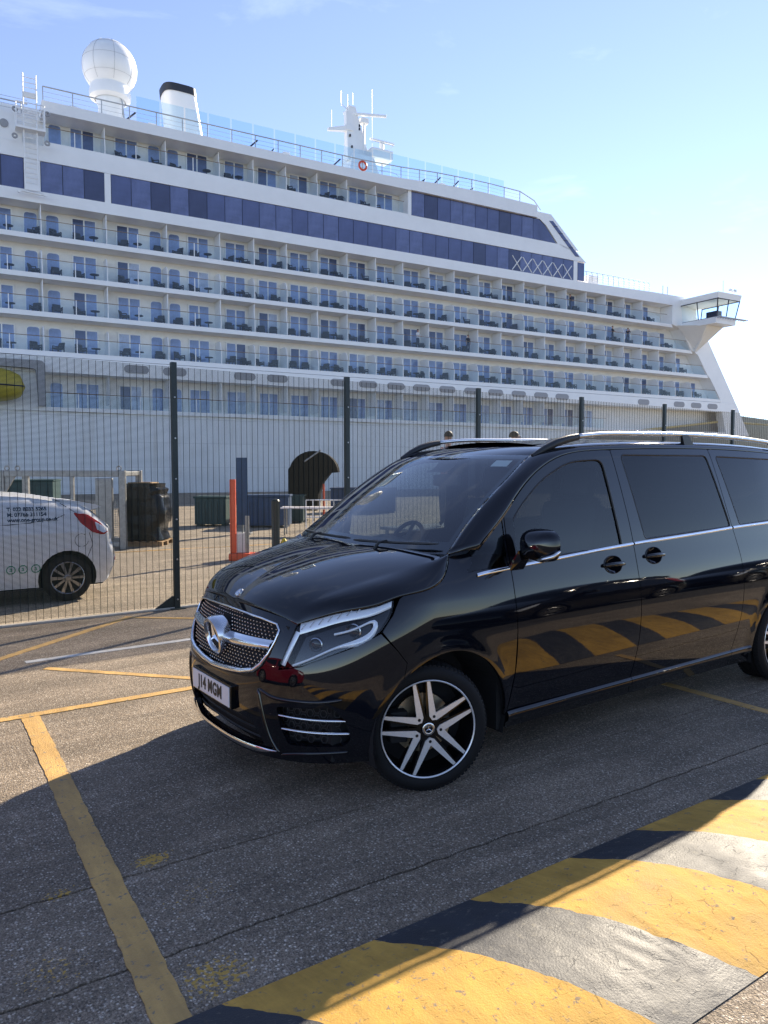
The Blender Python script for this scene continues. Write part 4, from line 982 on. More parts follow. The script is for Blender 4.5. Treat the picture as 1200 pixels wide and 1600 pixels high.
# ---- roof
P = []
for x in np.linspace(1.80, 5.2, 48):
    e = on_x(EI, max(x, 1.875)); row = []
    for w_ in np.linspace(-1, 1, 31):
        xx = x if x > 2.0 else 1.80+(x-1.80)-(1-abs(w_)**2)*.07*(2.0-x)/.2+.075*abs(w_)**2*(2.0-x)/.2
        hgt = e[2]+.034*(1-abs(w_)**2.2)*min(1, .35+(x-1.8)/.6)-max(0, 1.875-x)*.42
        row.append((xx, w_*e[1], hgt))
    P.append(row)
grid_obj('roof_panel', P, 'van_black', van, True)
P = [[(x, y, float(np.interp(x, [2.05, 2.9], [1.925, 1.975]))+.004-.03*abs(y/.5)**2.2+.0) for y in np.linspace(-.48, .48, 9)] for x in np.linspace(2.08, 2.85, 12)]
grid_obj('sunroof', P, 'gloss_plastic', van, True)
# ---- windscreen
P = []; q = EI(_tq); i1 = np.argmin(np.abs(q[:, 0]-1.86))
for t in np.linspace(0, 1, 24):
    e = EI(_tq[i1]*t); row = []
    for w_ in np.linspace(-1, 1, 25):
        bow = (1-abs(w_)**2.2); fx = e[0]-bow*(.105*(1-t)+.075*t)
        row.append((fx, w_*(e[1]-.004), e[2]-bow*(.012*(1-t)-.008*t)))
    P.append(row)
WSG = np.array(P)
grid_obj('windscreen', P, 'screen_clear', van, True)
# black frit border round the glass
def ws(t, w_, off=.0):
    e = EI(_tq[i1]*t); bow = (1-abs(w_)**2.2); return np.array((e[0]-bow*(.105*(1-t)+.075*t)-off*.55, w_*(e[1]-.004), e[2]-bow*(.012*(1-t)-.008*t)+off*.8))
for (ta, tb, wa, wb) in ((0, .10, -1, 1), (.955, 1, -1, 1), (.10, .955, -1, -.955), (.10, .955, .955, 1)):
    grid_obj('screen_border', [[ws(t, w_, -.004) for w_ in np.linspace(wa, wb, 25 if wb-wa > 1 else 3)] for t in np.linspace(ta, tb, 4 if tb-ta < .5 else 24)], 'gloss_plastic', van, True)
grid_obj('parking_permit', [[ws(t, w_, -.006) for w_ in np.linspace(.70, .88, 4)] for t in np.linspace(.86, .935, 3)], 'disc_white', van, False)
grid_obj('sensor_pod', [[ws(t, w_, -.03-.02*math.sin(math.pi*(t-.82)/.15)) for w_ in np.linspace(-.18, .12, 6)] for t in np.linspace(.82, .965, 6)], 'trim_dark', van, False)
# cowl below the glass
grid_obj('cowl', [[np.array((ws(0, w_)[0]-.10*(1-u)*(1.0-.45*abs(w_)**3), w_*.80, ws(0, w_)[2]-.035*(1-u)-.004)) for w_ in np.linspace(-1, 1, 21)] for u in np.linspace(0, 1.25, 5)], 'van_plastic', van, True)
# ---- bonnet
def sy_(y, z): return (float(s_of_y(y)), z)
C0 = Curve3([(.128, 0, .986), (.19, 0, 1.040), (.30, 0, 1.104), (.5, 0, 1.178), (.75, 0, 1.240), (.93, 0, 1.268)])
C2 = Curve3([(.182, .53, .960), (.235, .585, 1.012), (.35, .645, 1.075), (.55, .710, 1.135), (.78, .762, 1.192), (1.035, .812, 1.250)])
_hd = [sy_(.628, .936), sy_(.70, .964), sy_(.803, 1.006), (float(s_of_x(.36)), 1.040), (float(s_of_x(.432)), 1.068)]
_hb = [(s_xz(x_, z_), z_) for x_, z_ in ((.80, 1.092), (.93, 1.130), (1.0, 1.185), (1.045, 1.240))]
C3 = Curve3([tuple(body(a_, b_)) for a_, b_ in _hd+_hb])
def bonnet(t, w_):
    a = C0(t); c = C2(t); d = C3(t); w_ = np.asarray(w_)
    u = np.clip(w_/.68, 0, 1); v = np.clip((w_-.68)/.32, 0, 1)
    top = a*(1-u**1.0)+c*u; top = top+np.array((-.012, 0, .0))*0
    top[2] = a[2]+(c[2]-a[2])*u**2.6+.010*math.sin(math.pi*u)
    top[0] = a[0]+(c[0]-a[0])*u**2.0
    fl = c*(1-v)+d*v; fl[2] += .020*math.sin(math.pi*v)*min(1, t*4); fl[1] += .016*math.sin(math.pi*v)
    return top if w_ <= .68 else fl
wl = np.r_[np.linspace(0, .60, 16), np.linspace(.63, .73, 7), np.linspace(.77, 1, 9)]
P = []
for t in np.linspace(0, 1, 46):
    row = [np.array(bonnet(t, w_)) for w_ in wl]
    R_ = np.array(row); 
    for _ in range(2): R_[12:27] = .25*R_[11:26]+.5*R_[12:27]+.25*R_[13:28]
    full = [(p[0], -p[1], p[2]) for p in R_[::-1][:-1]]+[tuple(p) for p in R_]
    P.append(full)
# turned-down lip at the nose
lip = [[(p[0]-.004, p[1]*.999, p[2]-.022) for p in P[0]]]
hood = grid_obj('bonnet', lip+P, 'van_black', van, True, thick=.01)
# ---- front bumper and nose
GR = [('y', y) for y in (0,)]
def sy(y, z): return (math.copysign(float(s_of_y(y)), y), z)
grille_half = [(.0, .945), (.20, .943), (.38, .936), (.505, .922), (.535, .895), (.53, .84), (.51, .775), (.475, .715), (.43, .678), (.33, .655), (.15, .638), (.0, .628)]
grille_poly = [sy(y, z) for y, z in grille_half]+[(-s, z) for s, z in [sy(y, z) for y, z in grille_half][-2:0:-1]]
head = [(sy(.628, .930)), sy(.70, .958), sy(.803, 1.000), (float(s_of_x(.52-.16)), 1.034), (float(s_of_x(.632-.2)), 1.062), (float(s_of_x(.600-.14)), .985), (float(s_of_x(.52-.09)), .900), sy(.885, .848), sy(.819, .803), sy(.707, .738), sy(.594, .708), sy(.606, .78), sy(.617, .86)]
head = rounded(head, [.012, .05, .05, .05, .012, .05, .05, .05, .05, .03, .014, .05, .05], 3)
air_half = [(0, .425), (.30, .42), (.42, .40), (.455, .36), (.50, .29), (.46, .272), (0, .262)]
air_poly = [sy(y, z) for y, z in air_half]+[(-s, z) for s, z in [sy(y, z) for y, z in air_half][-2:0:-1]]
side_in = rounded([sy(.60, .515), sy(.845, .535), sy(.885, .46), sy(.895, .36), sy(.875, .325), sy(.66, .315), sy(.625, .40)], .02, 3)
plate_zone = None
seam = [(float(s_of_x(.52-.09))+.004, .897), (float(s_of_x(.56)), .80), (float(s_of_x(.63)), .735), (float(s_of_x(.685)), .695)]
arch_f = [(float(s_of_x(.93+.455*math.cos(a))), .335+.42*math.sin(a)) for a in np.linspace(math.pi*.735, math.pi*1.03, 14)]
top_edge = [sy(.625, .934), sy(.58, .944), sy(.53, .956), sy(.40, .968), sy(.2, .978), sy(0, .982)]
half = [sy(0, .205), sy(.30, .207), sy(.55, .215), sy(.75, .222), sy(.87, .228), (float(s_of_x(.475)), .235)]+arch_f[::-1]+[seam[2], seam[1], seam[0]]
# bumper outline incl. the strip under and inside the headlamp
low_head = [p for p in head if True]
out = half+[(p[0], p[1]) for p in dens([head[i] for i in range(len(head))], .05)][:0]
hd = [(float(s_of_x(.52-.09)), .895), sy(.885, .843), sy(.819, .798), sy(.707, .732), sy(.590, .702), sy(.601, .78), sy(.612, .86), sy(.622, .930)]
out = half+hd+top_edge
full = out+[(-s, z) for s, z in out[::-1] if s > 1e-6]
full = [p for i, p in enumerate(full) if i == 0 or np.hypot(p[0]-full[i-1][0], p[1]-full[i-1][1]) > 1e-5]
bump_o = patch('front_bumper', full, body, 'van_black', van, step=.022, bstep=.014, thick=.03, holes=[grille_poly, air_poly, side_in, [(-s, z) for s, z in side_in]])
# grille ---------------------------------------------------------------
gr = patch('grille', grille_poly, lambda s, z: body(s, z)+np.array((.03, 0, 0)), 'inner_black', van, step=.03, thick=0)
ring = dens(grille_poly, .025); pts = body(np.array([p[0] for p in ring]), np.array([p[1] for p in ring]))
zc = np.clip((.80-np.array([p[1] for p in ring]))/.14, 0, 1)
MB().tube([(p[0]-.004, -p[1], p[2]) for p in pts], [float(.006+.010*k) for k in zc], 8, closed=True).build('grille_surround', 'chrome', gr, smooth=180)
st = MB(); si = 0
for iz, z in enumerate(np.arange(.652, .938, .0172)):
    for k in range(-18, 19):
        y = (k+(iz % 2)*.5)*.031; s_, _ = sy(y, z) if y else (0.0, z)
        if not inpoly([(s_, z)], inset(grille_poly, .016))[0] or math.hypot(y, z-.79) < .112: continue
        p = body(s_, z); c = np.array((p[0]+.014, -p[1], z)); r = .0056
        st.add([c+np.array(q)*r for q in ((-1, 0, 0), (0, 1, 0), (0, 0, 1), (0, -1, 0), (0, 0, -1), (-.7, .5, .5), (-.7, -.5, .5), (-.7, -.5, -.5), (-.7, .5, -.5))],
               [(0, 5, 6), (0, 6, 7), (0, 7, 8), (0, 8, 5), (5, 1, 2), (5, 2, 6), (6, 2, 3), (6, 3, 7), (7, 3, 4), (7, 4, 8), (8, 4, 1), (8, 1, 5)])
tag(st.build('grille_studs', 'satin_chrome', gr), kind='stuff')
# cross bar
for sgn in (-1, 1):
    P = []
    for y in np.linspace(.09, .515, 18):
        zc_ = .792+.022*(y/.5); hh = .034-.008*(y/.5); s_ = float(s_of_y(y)); row = []
        for a in np.linspace(-1, 1, 7):
            p = body(s_, zc_+hh*a); row.append((p[0]+.004-.022*(1-a*a), sgn*p[1], zc_+hh*a))
        P.append(row)
    m = MB(); m.grid(P); m.build('grille_bar', 'chrome', gr, smooth=180)
# star emblem
stc = Vector((.038-.03, 0, .790)); tilt = Matrix.Translation(stc) @ Matrix.Rotation(R(-90), 4, 'Y') @ Matrix.Rotation(R(-13), 4, 'Y')
MB().lathe([(.100, -.07), (.110, -.03), (.112, .0), (.106, .016), (.094, .020), (.084, .012), (.082, -.01), (.082, -.02)], 48, tilt).build('emblem_ring', 'satin_chrome', gr, smooth=50)
MB().lathe([(0, -.004), (.083, -.004)], 40, tilt).build('emblem_disc', 'inner_black', gr)
def star_mesh(r, ri, h):
    m = MB(); v = [(0, 0, h)]; 
    for k in range(6):
        a = math.pi/2+k*math.pi/3; rr = r if k % 2 == 0 else ri; v.append((rr*math.cos(a), rr*math.sin(a), h*.25 if k % 2 == 0 else 0))
    m.add(v, [(0, i+1, (i+1) % 6+1) for i in range(6)]); return m
# local frame of the emblem: x -> up, y -> sideways
sm_ = star_mesh(.083, .015, .014); m = MB(); m.add([tilt @ (Matrix.Rotation(R(-90), 4, 'Z') @ Vector(v)) for v in sm_.v], sm_.f); m.build('emblem_star', 'chrome', gr)
# small bonnet badge
bt_ = Matrix.Translation((.163, 0, 1.023)) @ Matrix.Rotation(R(-38), 4, 'Y')
bd = MB().lathe([(0, .004), (.018, .004), (.024, .006), (.028, .003), (.029, -.004)], 24, bt_).build('bonnet_badge', 'satin_chrome', van, smooth=40)
m = MB(); s2 = star_mesh(.019, .004, .0075); m.add([bt_ @ (Matrix.Rotation(R(90), 4, 'Z') @ Vector(v)) for v in s2.v], s2.f); m.build('badge_star', 'chrome', bd)
# number plate
pl = MB(); pl.bbox(-.26, .26, -.0555, .0555, 0, .006, .003)
T = Matrix.Translation((-.018, 0, .497)) @ Matrix.Rotation(R(-90), 4, 'Z') @ Matrix.Rotation(R(90), 4, 'X')
m = MB(); m.add([T @ Vector(v) for v in pl.v], pl.f); plate = m.build('number_plate', 'plate_white', van)
tm = text_mesh('J14 MGM', .098, .0006, spacing=1.08, sx=.84, bold=.0035)
tm.transform(T @ Matrix.Translation((0, .0, .0075))); link('plate_lettering', tm, 'plate_text', plate)
m = MB(); m.bbox(-.272, .272, -.066, .066, -.045, 0, .006); mm = MB(); mm.add([T @ Vector(v) for v in m.v], m.f); mm.build('plate_holder', 'gloss_plastic', van)
# lower air intake
patch('lower_intake', air_poly, lambda s, z: body(s, z)+np.array((.07, 0, 0)), 'inner_black', van, step=.05, thick=0)
m = MB()
for z in (.30, .345, .39):
    m.tube([(float(body(float(s_of_y(abs(y)))*np.sign(y+1e-9), z)[0])+.045, -y, z) for y in np.linspace(-.42, .42, 15)], .006, 4)
m.build('intake_slats', 'van_plastic', van)
P = []
for y in np.linspace(-.60, .60, 41):
    s_ = math.copysign(float(s_of_y(abs(y))), y) if y else 0.0; k = (abs(y)/.60)**6
    p0 = body(s_, .200+.022*k+.012); row = []
    for a in np.linspace(0, 1, 6):
        z = .258+.012*(abs(y)/.6)**2-(.040-.036*k)*a; p = body(s_, z); row.append((p[0]-.012*math.sin(math.pi*(.15+.85*a))-.006, -p[1], z))
    P.append(row)
MB().grid(P).build('chrome_lip', 'chrome', van, smooth=180)
# corner intakes with blades
for mir in both:
    ci = patch('corner_intake', side_in, lambda s, z: body(s, z)+np.array((.06, -.05, 0)), 'inner_black', van, step=.04, thick=0, mirror=mir)
    m = MB(); sgn = 1 if mir else -1
    for i in range(9):
        for j in range(4):
            s_ = side_in[0][0]+.03+i*.036; z = .345+j*.047+(.02 if i % 2 else 0)
            if not inpoly([(s_, z)], side_in)[0]: continue
            c = body(s_, z)+np.array((.04, -.03, 0)); d = body(s_+.02, z)-body(s_-.02, z)
            m.tube([(c[0]+d[0]*.45*math.cos(a), sgn*(c[1]+d[1]*.45*math.cos(a)), z+.02*math.sin(a)) for a in np.linspace(0, 2*math.pi, 7)[:-1]], .003, 4, closed=True)
    tag(m.build('intake_mesh', 'trim_dark', ci), kind='stuff')
    for (ya, yb_, z0, z1) in ((.565, .88, .470, .458), (.615, .888, .398, .388)):
        P = []
        for u in np.linspace(0, 1, 20):
            y = ya+(yb_-ya)*u; z = z0+(z1-z0)*u; s_ = float(s_of_y(y)); row = []
            for a in np.linspace(-1, 1, 5):
                p = body(s_, z+.0075*a); row.append((p[0]+.010-.012*(1-a*a)+.01*u, sgn*(p[1]-.004), z+.0075*a))
            P.append(row)
        MB().grid(P).build('chrome_blade', 'chrome', ci, smooth=180)
# body-coloured blades that frame the intakes
for mir in both:
    sgn = 1 if mir else -1
    for L, rr in (([(.475, .590), (.492, .52), (.515, .43), (.548, .33), (.60, .245)], .013), ([(.475, .590), (.56, .562), (.68, .556), (.80, .560), (.87, .575)], .011), ([(.60, .245), (.70, .268), (.80, .283), (.885, .292)], .011)):
        c_ = Curve3([tuple(body(float(s_of_y(y)), z)) for y, z in L]); q_ = c_(np.linspace(0, 1, 24))
        MB().tube([(p[0]+.003, sgn*p[1], p[2]) for p in q_], [rr*.35]+[rr]*22+[rr*.35], 10).build('bumper_blade', 'van_black', van, smooth=180)
# ---- headlamps
hs = lambda dx: (lambda s, z: body(s, z))
for mir in both:
    sgn = 1 if mir else -1
    hl = patch('headlight', head, body, 'gloss_plastic', van, step=.025, bstep=.012, off=-.050, thick=0, mirror=mir)
    # daytime strip along the top, hook round the inner end, and the light guide below
    def strip(name, L, hw, off, mat, parent=hl):
        P = []; L = np.array(L); t = np.r_[0, np.cumsum(np.hypot(*np.diff(L, axis=0).T))]; sx = Spline(t, L[:, 0]); sz = Spline(t, L[:, 1])
        for q in np.linspace(0, t[-1], 40):
            h_ = hw if not callable(hw) else hw(q/t[-1]); a = np.array((float(sx(q)), float(sz(q)))); b = np.array((float(sx(q+1e-3)), float(sz(q+1e-3)))); c = np.array((float(sx(q-1e-3)), float(sz(q-1e-3)))); d = b-c; d /= np.linalg.norm(d)+1e-9; n = np.array((-d[1], d[0])); row = []
            for k in np.linspace(-1, 1, 5):
                u = a+n*h_*k; p = body(u[0], u[1]); nn = np.array((-.65, .7, .25)); nn /= np.linalg.norm(nn); row.append(p-nn*(off-.006*(1-k*k)))
            P.append(row)
        return grid_obj(name, P, mat, parent, mir)
    s1 = strip('daytime_strip', [sy(.645, .915), sy(.72, .945), sy(.81, .982), (float(s_of_x(.36)), 1.012), (float(s_of_x(.425)), 1.040)], lambda q: .028-.010*q, .014, 'lamp_white')
    for q in range(7):
        sa = head[0][0]+.03+q*.043; za = .925+q*.0155
        strip('reflector_tooth', [(sa, za-.014), (sa+.014, za+.014)], .004, .009, 'satin_chrome', s1)
    strip('inner_strip', [sy(.640, .900), sy(.628, .83), sy(.608, .730)], .015, .014, 'lamp_white')
    strip('light_guide', [sy(.66, .735), sy(.75, .785), sy(.84, .845), sy(.905, .895), (float(s_of_x(.385)), .945), (float(s_of_x(.375)), .958), sy(.88, .945), sy(.80, .900)], lambda q: .006+.016*math.exp(-((q-.55)/.12)**2), .020, 'lamp_white')
    for (y, z, r) in ((.855, .905, .034), (.735, .835, .030)):
        c = body(float(s_of_y(y)), z); M = Matrix.Translation((c[0]+.035, sgn*(c[1]-.03), z)) @ Vector((-.8, sgn*.6, .02)).to_track_quat('Z', 'Y').to_matrix().to_4x4()
        pr = MB().lathe([(r*1.25, -.03), (r*1.25, .002), (r*1.1, .006), (r, -.004)], 24, M).build('projector_bezel', 'satin_chrome', hl, smooth=40)
        MB().lathe([(r*math.sin(a), .014*math.cos(a)-.006) for a in np.linspace(0, 1.5, 8)], 24, M).build('projector_lens', 'gloss_plastic', pr, smooth=180)
    patch('headlight_lens', head, body, 'lamp_clear', hl, step=.025, bstep=.012, off=-.002, thick=.012, mirror=mir, gap=.002)
# ---- wings
door_front = [(1.405, .335), (1.455, .55), (1.462, .80), (1.452, 1.03), (1.448, 1.178)]
tri = rounded([(1.128, 1.163), (1.436, 1.180), (1.436, 1.455), (1.39, 1.415)], [.02, .012, .02, .05], 3)
arch_r = ARC(.93, .455, .42, -.06, math.pi*.735)
c3 = C3(np.linspace(.50, 1, 16))
for mir in both:
    wing = [(s_xz(p[0], p[1]), p[1]) for p in [(1.405, .30), *door_front[0:1], *door_front[1:], (1.452, 1.463), (1.33, 1.372), (1.215, 1.283), (1.05, 1.252)]]
    wing += [(s_xz(p[0], p[2]), float(p[2])) for p in c3[::-1] if p[2] < 1.235 and p[0] > .66]
    wing += [(float(s_of_x(.455)), 1.062), (float(s_of_x(.463)), .985), (float(s_of_x(.437)), .905)]
    wing += [seam[1], seam[2]]+[(float(s_of_x(p[0])), p[1]) for p in arch_r[::-1]]
    patch('wing_panel', wing, body, 'van_black', van, step=.028, bstep=.018, thick=.02, mirror=mir, gap=.0032, holes=[bp(tri)])
    patch('quarter_light', bp(tri), body, 'side_tint', van, step=.05, off=-.006, thick=0, mirror=mir)
# ---- doors
fwin = rounded([(1.505, 1.196), (2.492, 1.232), (2.425, 1.805), (2.09, 1.790), (1.80, 1.672), (1.60, 1.525), (1.505, 1.43)], [.02, .02, .07, .12, .2, .2, .04], 5)
swin = rounded([(2.745, 1.262), (3.825, 1.300), (3.665, 1.842), (2.625, 1.838)], [.03, .03, .04, .05], 4)
rwin = rounded([(3.955, 1.306), (5.02, 1.345), (4.93, 1.815), (3.79, 1.838)], [.03, .06, .10, .04], 4)
eo = EO(np.linspace(0, 1, 200))
def eo_pts(x0, x1, n): xs = np.linspace(x0, x1, n); q = on_x(EO, xs); return [(float(p[0]), float(p[2])) for p in q]
Bp = [(2.565, .335), (2.625, .62), (2.622, 1.0), (2.610, 1.25), (2.575, 1.55), (2.530, 1.868)]
Cp = [(3.80, .335), (3.845, .45), (3.905, .66), (3.915, .95), (3.885, 1.16), (3.845, 1.30), (3.775, 1.60), (3.715, 1.888)]
def ell(cx, cz): return [(cx+.088*math.cos(a), cz+.056*math.sin(a)) for a in np.linspace(0, 2*math.pi, 29)[:-1]]
def smooth_line(L, n=24):
    L = np.array(L); t = np.r_[0, np.cumsum(np.hypot(*np.diff(L, axis=0).T))]; a, b = Spline(t, L[:, 0]), Spline(t, L[:, 1]); return [(float(a(q)), float(b(q))) for q in np.linspace(0, t[-1], n)]
DF, BP, CP = smooth_line(door_front), smooth_line(Bp), smooth_line(Cp)
fd = DF+[(1.448, 1.3), (1.452, 1.463)]+eo_pts(1.48, 2.525, 18)[:-1]+BP[::-1]
sd = BP+eo_pts(2.56, 3.70, 10)+CP[::-1]
fd = [p for p in fd]; 
rearp = CP+eo_pts(3.74, 5.10, 12)+[(5.12, 1.80), (5.13, 1.3), (5.13, .335)]+[(5.11, .30), (5.04, .30)]+ARC(4.56, .455, .42, -.06, math.pi+.06)+[(4.08, .335)]
belt = Spline([1.10, 1.45, 1.81, 2.19, 2.65, 3.41, 3.84, 4.32, 5.05], [1.140, 1.166, 1.190, 1.215, 1.240, 1.270, 1.290, 1.305, 1.325])
for mir in both:
    sgn = 1 if mir else -1
    d1 = patch('front_door', bp(fd), body, 'van_black', van, step=.035, bstep=.02, thick=.02, holes=[bp(fwin), bp(ell(2.370, 1.118))], mirror=mir, gap=.0032)
    patch('window', bp(fwin), body, 'side_tint', d1, step=.06, off=-.010, thick=0, mirror=mir)
    d2 = patch('sliding_door', bp(sd), body, 'van_black', van, step=.035, bstep=.02, thick=.02, holes=[bp(swin), bp(ell(2.815, 1.148))], mirror=mir, gap=.0032)
    patch('window', bp(swin), body, 'privacy_tint', d2, step=.06, off=-.005, thick=0, mirror=mir)
    d3 = patch('rear_quarter_panel', bp(rearp), body, 'van_black', van, step=.04, bstep=.025, thick=.02, holes=[bp(rwin)], mirror=mir, gap=.0032)
    patch('window', bp(rwin), body, 'privacy_tint', d3, step=.06, off=-.005, thick=0, mirror=mir)
    # rubber seals
    for (w_, par) in ((fwin, d1), (swin, d2), (rwin, d3)):
        L = dens(w_, .03); p = body(s_of_x(np.array([a[0] for a in L])), np.array([a[1] for a in L]))
        MB().tube([(q[0], sgn*(q[1]-.004), q[2]) for q in p], .007, 5, closed=True).build('window_seal', 'van_plastic', par)
    # bright belt line
    for (x0, x1, par) in ((1.128, 1.436, van), (1.50, 2.605, d1), (2.620, 3.835, d2), (3.855, 5.05, d3)):
        P = []
        for x in np.linspace(x0, x1, 30):
            row = []
            for a in np.linspace(-1, 1, 5):
                z = float(belt(x))+.010*a; p = body(float(s_of_x(x)), z); row.append((p[0], p[1]+.002+.006*(1-a*a), z))
            P.append(row)
        grid_obj('belt_trim', P, 'chrome', par, mir)
    # sill cover with a rounded top edge
    for (x0, x1) in ((1.41, 2.575), (2.58, 3.80), (3.805, 4.08)):
        P = []
        for x in np.linspace(x0, x1, 20):
            row = []; zt = .325+.010*(x-1.4)
            for (dy, z) in ((-.012, zt+.006), (.004, zt), (.012, zt-.012), (.014, zt-.03), (.006, zt-.05), (-.014, zt-.066), (-.02, .225), (-.06, .205)):
                p = body(float(s_of_x(x)), .335); row.append((x, p[1]+dy, z))
            P.append(row)
        grid_obj('sill_trim', P, 'van_black', van, mir)
    # door handles in dished recesses
    for (hx, hz, par, hand) in ((2.370, 1.118, d1, 1), (2.815, 1.148, d2, 1)):
        c = body(float(s_of_x(hx)), hz); cc = Vector((c[0], sgn*c[1], c[2]))
        nrm = Vector((0, sgn*1.0, .17)).normalized()
        M = Matrix.Translation(cc+nrm*.0015) @ nrm.to_track_quat('Z', 'Y').to_matrix().to_4x4()
        dish = MB(); dish.lathe([(0, -.022), (.045, -.020), (.070, -.010), (.086, .001), (.09, .0035), (.094, .002), (.095, -.004)], 32); dish.v = [(a*1.0, b*.64, h) for a, b, h in dish.v]
        m = MB(); m.add([M @ Vector(v) for v in dish.v], dish.f); dd = m.build('handle_dish', 'van_black', par, smooth=60)
        tb = [(-.098, -.002, .010), (-.08, 0, .020), (-.03, .001, .028), (.03, .001, .028), (.08, 0, .020), (.098, -.002, .010)]
        m = MB(); m.tube([M @ Vector(p) for p in tb], [.011, .014, .0155, .0155, .014, .011], 10); m.build('door_handle', 'van_black', par, smooth=60)
    # fuel flap line / lower bumper corner behind rear wheel is part of the quarter panel
# ---- tail: gate, lamps, rear bumper
for (nm, z0, z1, mt) in (('tailgate', .62, 1.86, 'van_black'), ('rear_bumper', .24, .615, 'van_black')):
    P = []
    for z in np.linspace(z0, z1, 26):
        W = float(yb(z))-.035; row = []
        for w_ in np.linspace(-1, 1, 31):
            xb = 5.365-.20*max(0, (z-1.05)/.85)**1.6-(.02 if z > .62 else 0)+(.0); row.append((xb-(xb-5.13)*abs(w_)**6, w_*W, z))
        P.append(row)
    grid_obj(nm, P, mt, van, True, thick=.01)
P = [[(5.345-.20*max(0, (z-1.05)/.85)**1.6-.03*abs(w_)**4+.004, w_*(float(yb(z))-.17), z) for w_ in np.linspace(-1, 1, 15)] for z in np.linspace(1.25, 1.75, 10)]
grid_obj('rear_window', P, 'privacy_tint', van, True)
for sgn in (-1, 1):
    P = [[(5.34-.20*max(0, (z-1.05)/.85)**1.6-.11*u, sgn*(float(yb(z))-.075+.032*u), z) for u in np.linspace(0, 1, 5)] for z in np.linspace(.85, 1.22, 8)]
    MB().grid(P).build('tail_lamp', 'lamp_red', van, smooth=180)
# ---- roof rails
for mir in both:
    sgn = 1 if mir else -1
    L = [(1.86, .690, 1.822), (1.96, .700, 1.868), (2.06, .708, 1.908), (2.16, .712, 1.935), (2.26, .714, 1.952)]
    m = MB(); m.tube([(a, sgn*b, c) for a, b, c in L], [.012, .022, .026, .026, .024], 10); m.build('rail_foot', 'van_plastic', van, smooth=60)
    L2 = [(2.24, .713, 1.952), (2.5, .715, 1.976), (2.85, .715, 1.987), (3.4, .715, 1.998), (3.75, .715, 1.998), (4.3, .715, 1.986), (4.75, .713, 1.962)]
    cv = Curve3(L2); m = MB(); m.tube([(p[0], sgn*p[1], p[2]) for p in cv(np.linspace(0, 1, 40))], .0165, 10); m.build('roof_rail', 'roof_metal', van, smooth=180)
    m = MB(); m.tube([(a, sgn*b, c) for a, b, c in [(4.72, .713, 1.962), (4.85, .708, 1.94), (4.98, .695, 1.895)]], [.024, .026, .014], 10); m.build('rail_foot', 'van_plastic', van, smooth=60)
    for x in (3.45,): m = MB(); m.add([(x, sgn*.70, 1.92), (x+.13, sgn*.70, 1.92), (x+.05, sgn*.715, 1.995), (x-.03, sgn*.715, 1.995), (x, sgn*.735, 1.91), (x+.13, sgn*.735, 1.91), (x+.05, sgn*.73, 1.995), (x-.03, sgn*.73, 1.995)], [(0, 1, 2, 3), (4, 5, 6, 7), (0, 3, 7, 4), (1, 2, 6, 5), (3, 2, 6, 7)]); m.build('rail_bracket', 'van_plastic', van)
# ---- door mirrors
for mir in both:
    sgn = 1 if mir else -1
    M_ = empty('door_mirror', (1.50, sgn*1.07, 1.30), 0, van)
    P = []
    for a in np.linspace(0, 2*math.pi, 33):
        row = []
        for u in np.linspace(0, 1, 14):
            # housing: bulged shell, open face to the rear
            k = math.sin(u*math.pi/2)**.75; cx = -.105*(1-u**1.6)+.045
            yy = .125*k*np.sign(math.cos(a))*abs(math.cos(a))**.62; zz = (.098 if math.sin(a) > 0 else .088)*k*np.sign(math.sin(a))*abs(math.sin(a))**.62
            row.append((cx+.10*yy+.035*(u)*0, sgn*yy, zz-.12*yy*0))
        P.append(row)
    m = MB(); m.grid(P); m.build('mirror_housing', 'van_black', M_, smooth=180)
    m = MB(); m.prism([(sgn*yy, zz) for yy, zz in [(.12*np.sign(math.cos(a))*abs(math.cos(a))**.62, .09*np.sign(math.sin(a))*abs(math.sin(a))**.62) for a in np.linspace(0, 2*math.pi, 25)[:-1]]], .040, .043, axis='x'); m.build('mirror_glass', 'chrome', M_)
    m = MB(); m.tube([(.05, sgn*-.12, -.06), (.02, sgn*-.02, -.075), (-.03, sgn*.07, -.07), (-.005, sgn*.128, -.045), (.04, sgn*.136, -.02)], [.010, .013, .014, .013, .008], 8); m.build('mirror_repeater', 'lamp_clear' if False else 'satin_chrome', M_, smooth=180)
    m = MB(); m.add([(-.04, sgn*-.10, -.03), (.04, sgn*-.10, -.03), (.05, sgn*-.155, -.12), (-.06, sgn*-.155, -.12), (-.03, sgn*-.09, -.085), (.035, sgn*-.09, -.085), (.05, sgn*-.155, -.16), (-.06, sgn*-.155, -.16)], [(0, 1, 2, 3), (4, 5, 6, 7), (0, 3, 7, 4), (1, 2, 6, 5), (0, 1, 5, 4), (3, 2, 6, 7)]); m.build('mirror_arm', 'van_black', M_)
    # black sail panel the mirror grows from
    patch('mirror_sail', bp([(1.45, 1.19), (1.515, 1.195), (1.515, 1.45), (1.452, 1.455)]), body, 'gloss_plastic', van, step=.05, off=.004, thick=.006, mirror=mir)
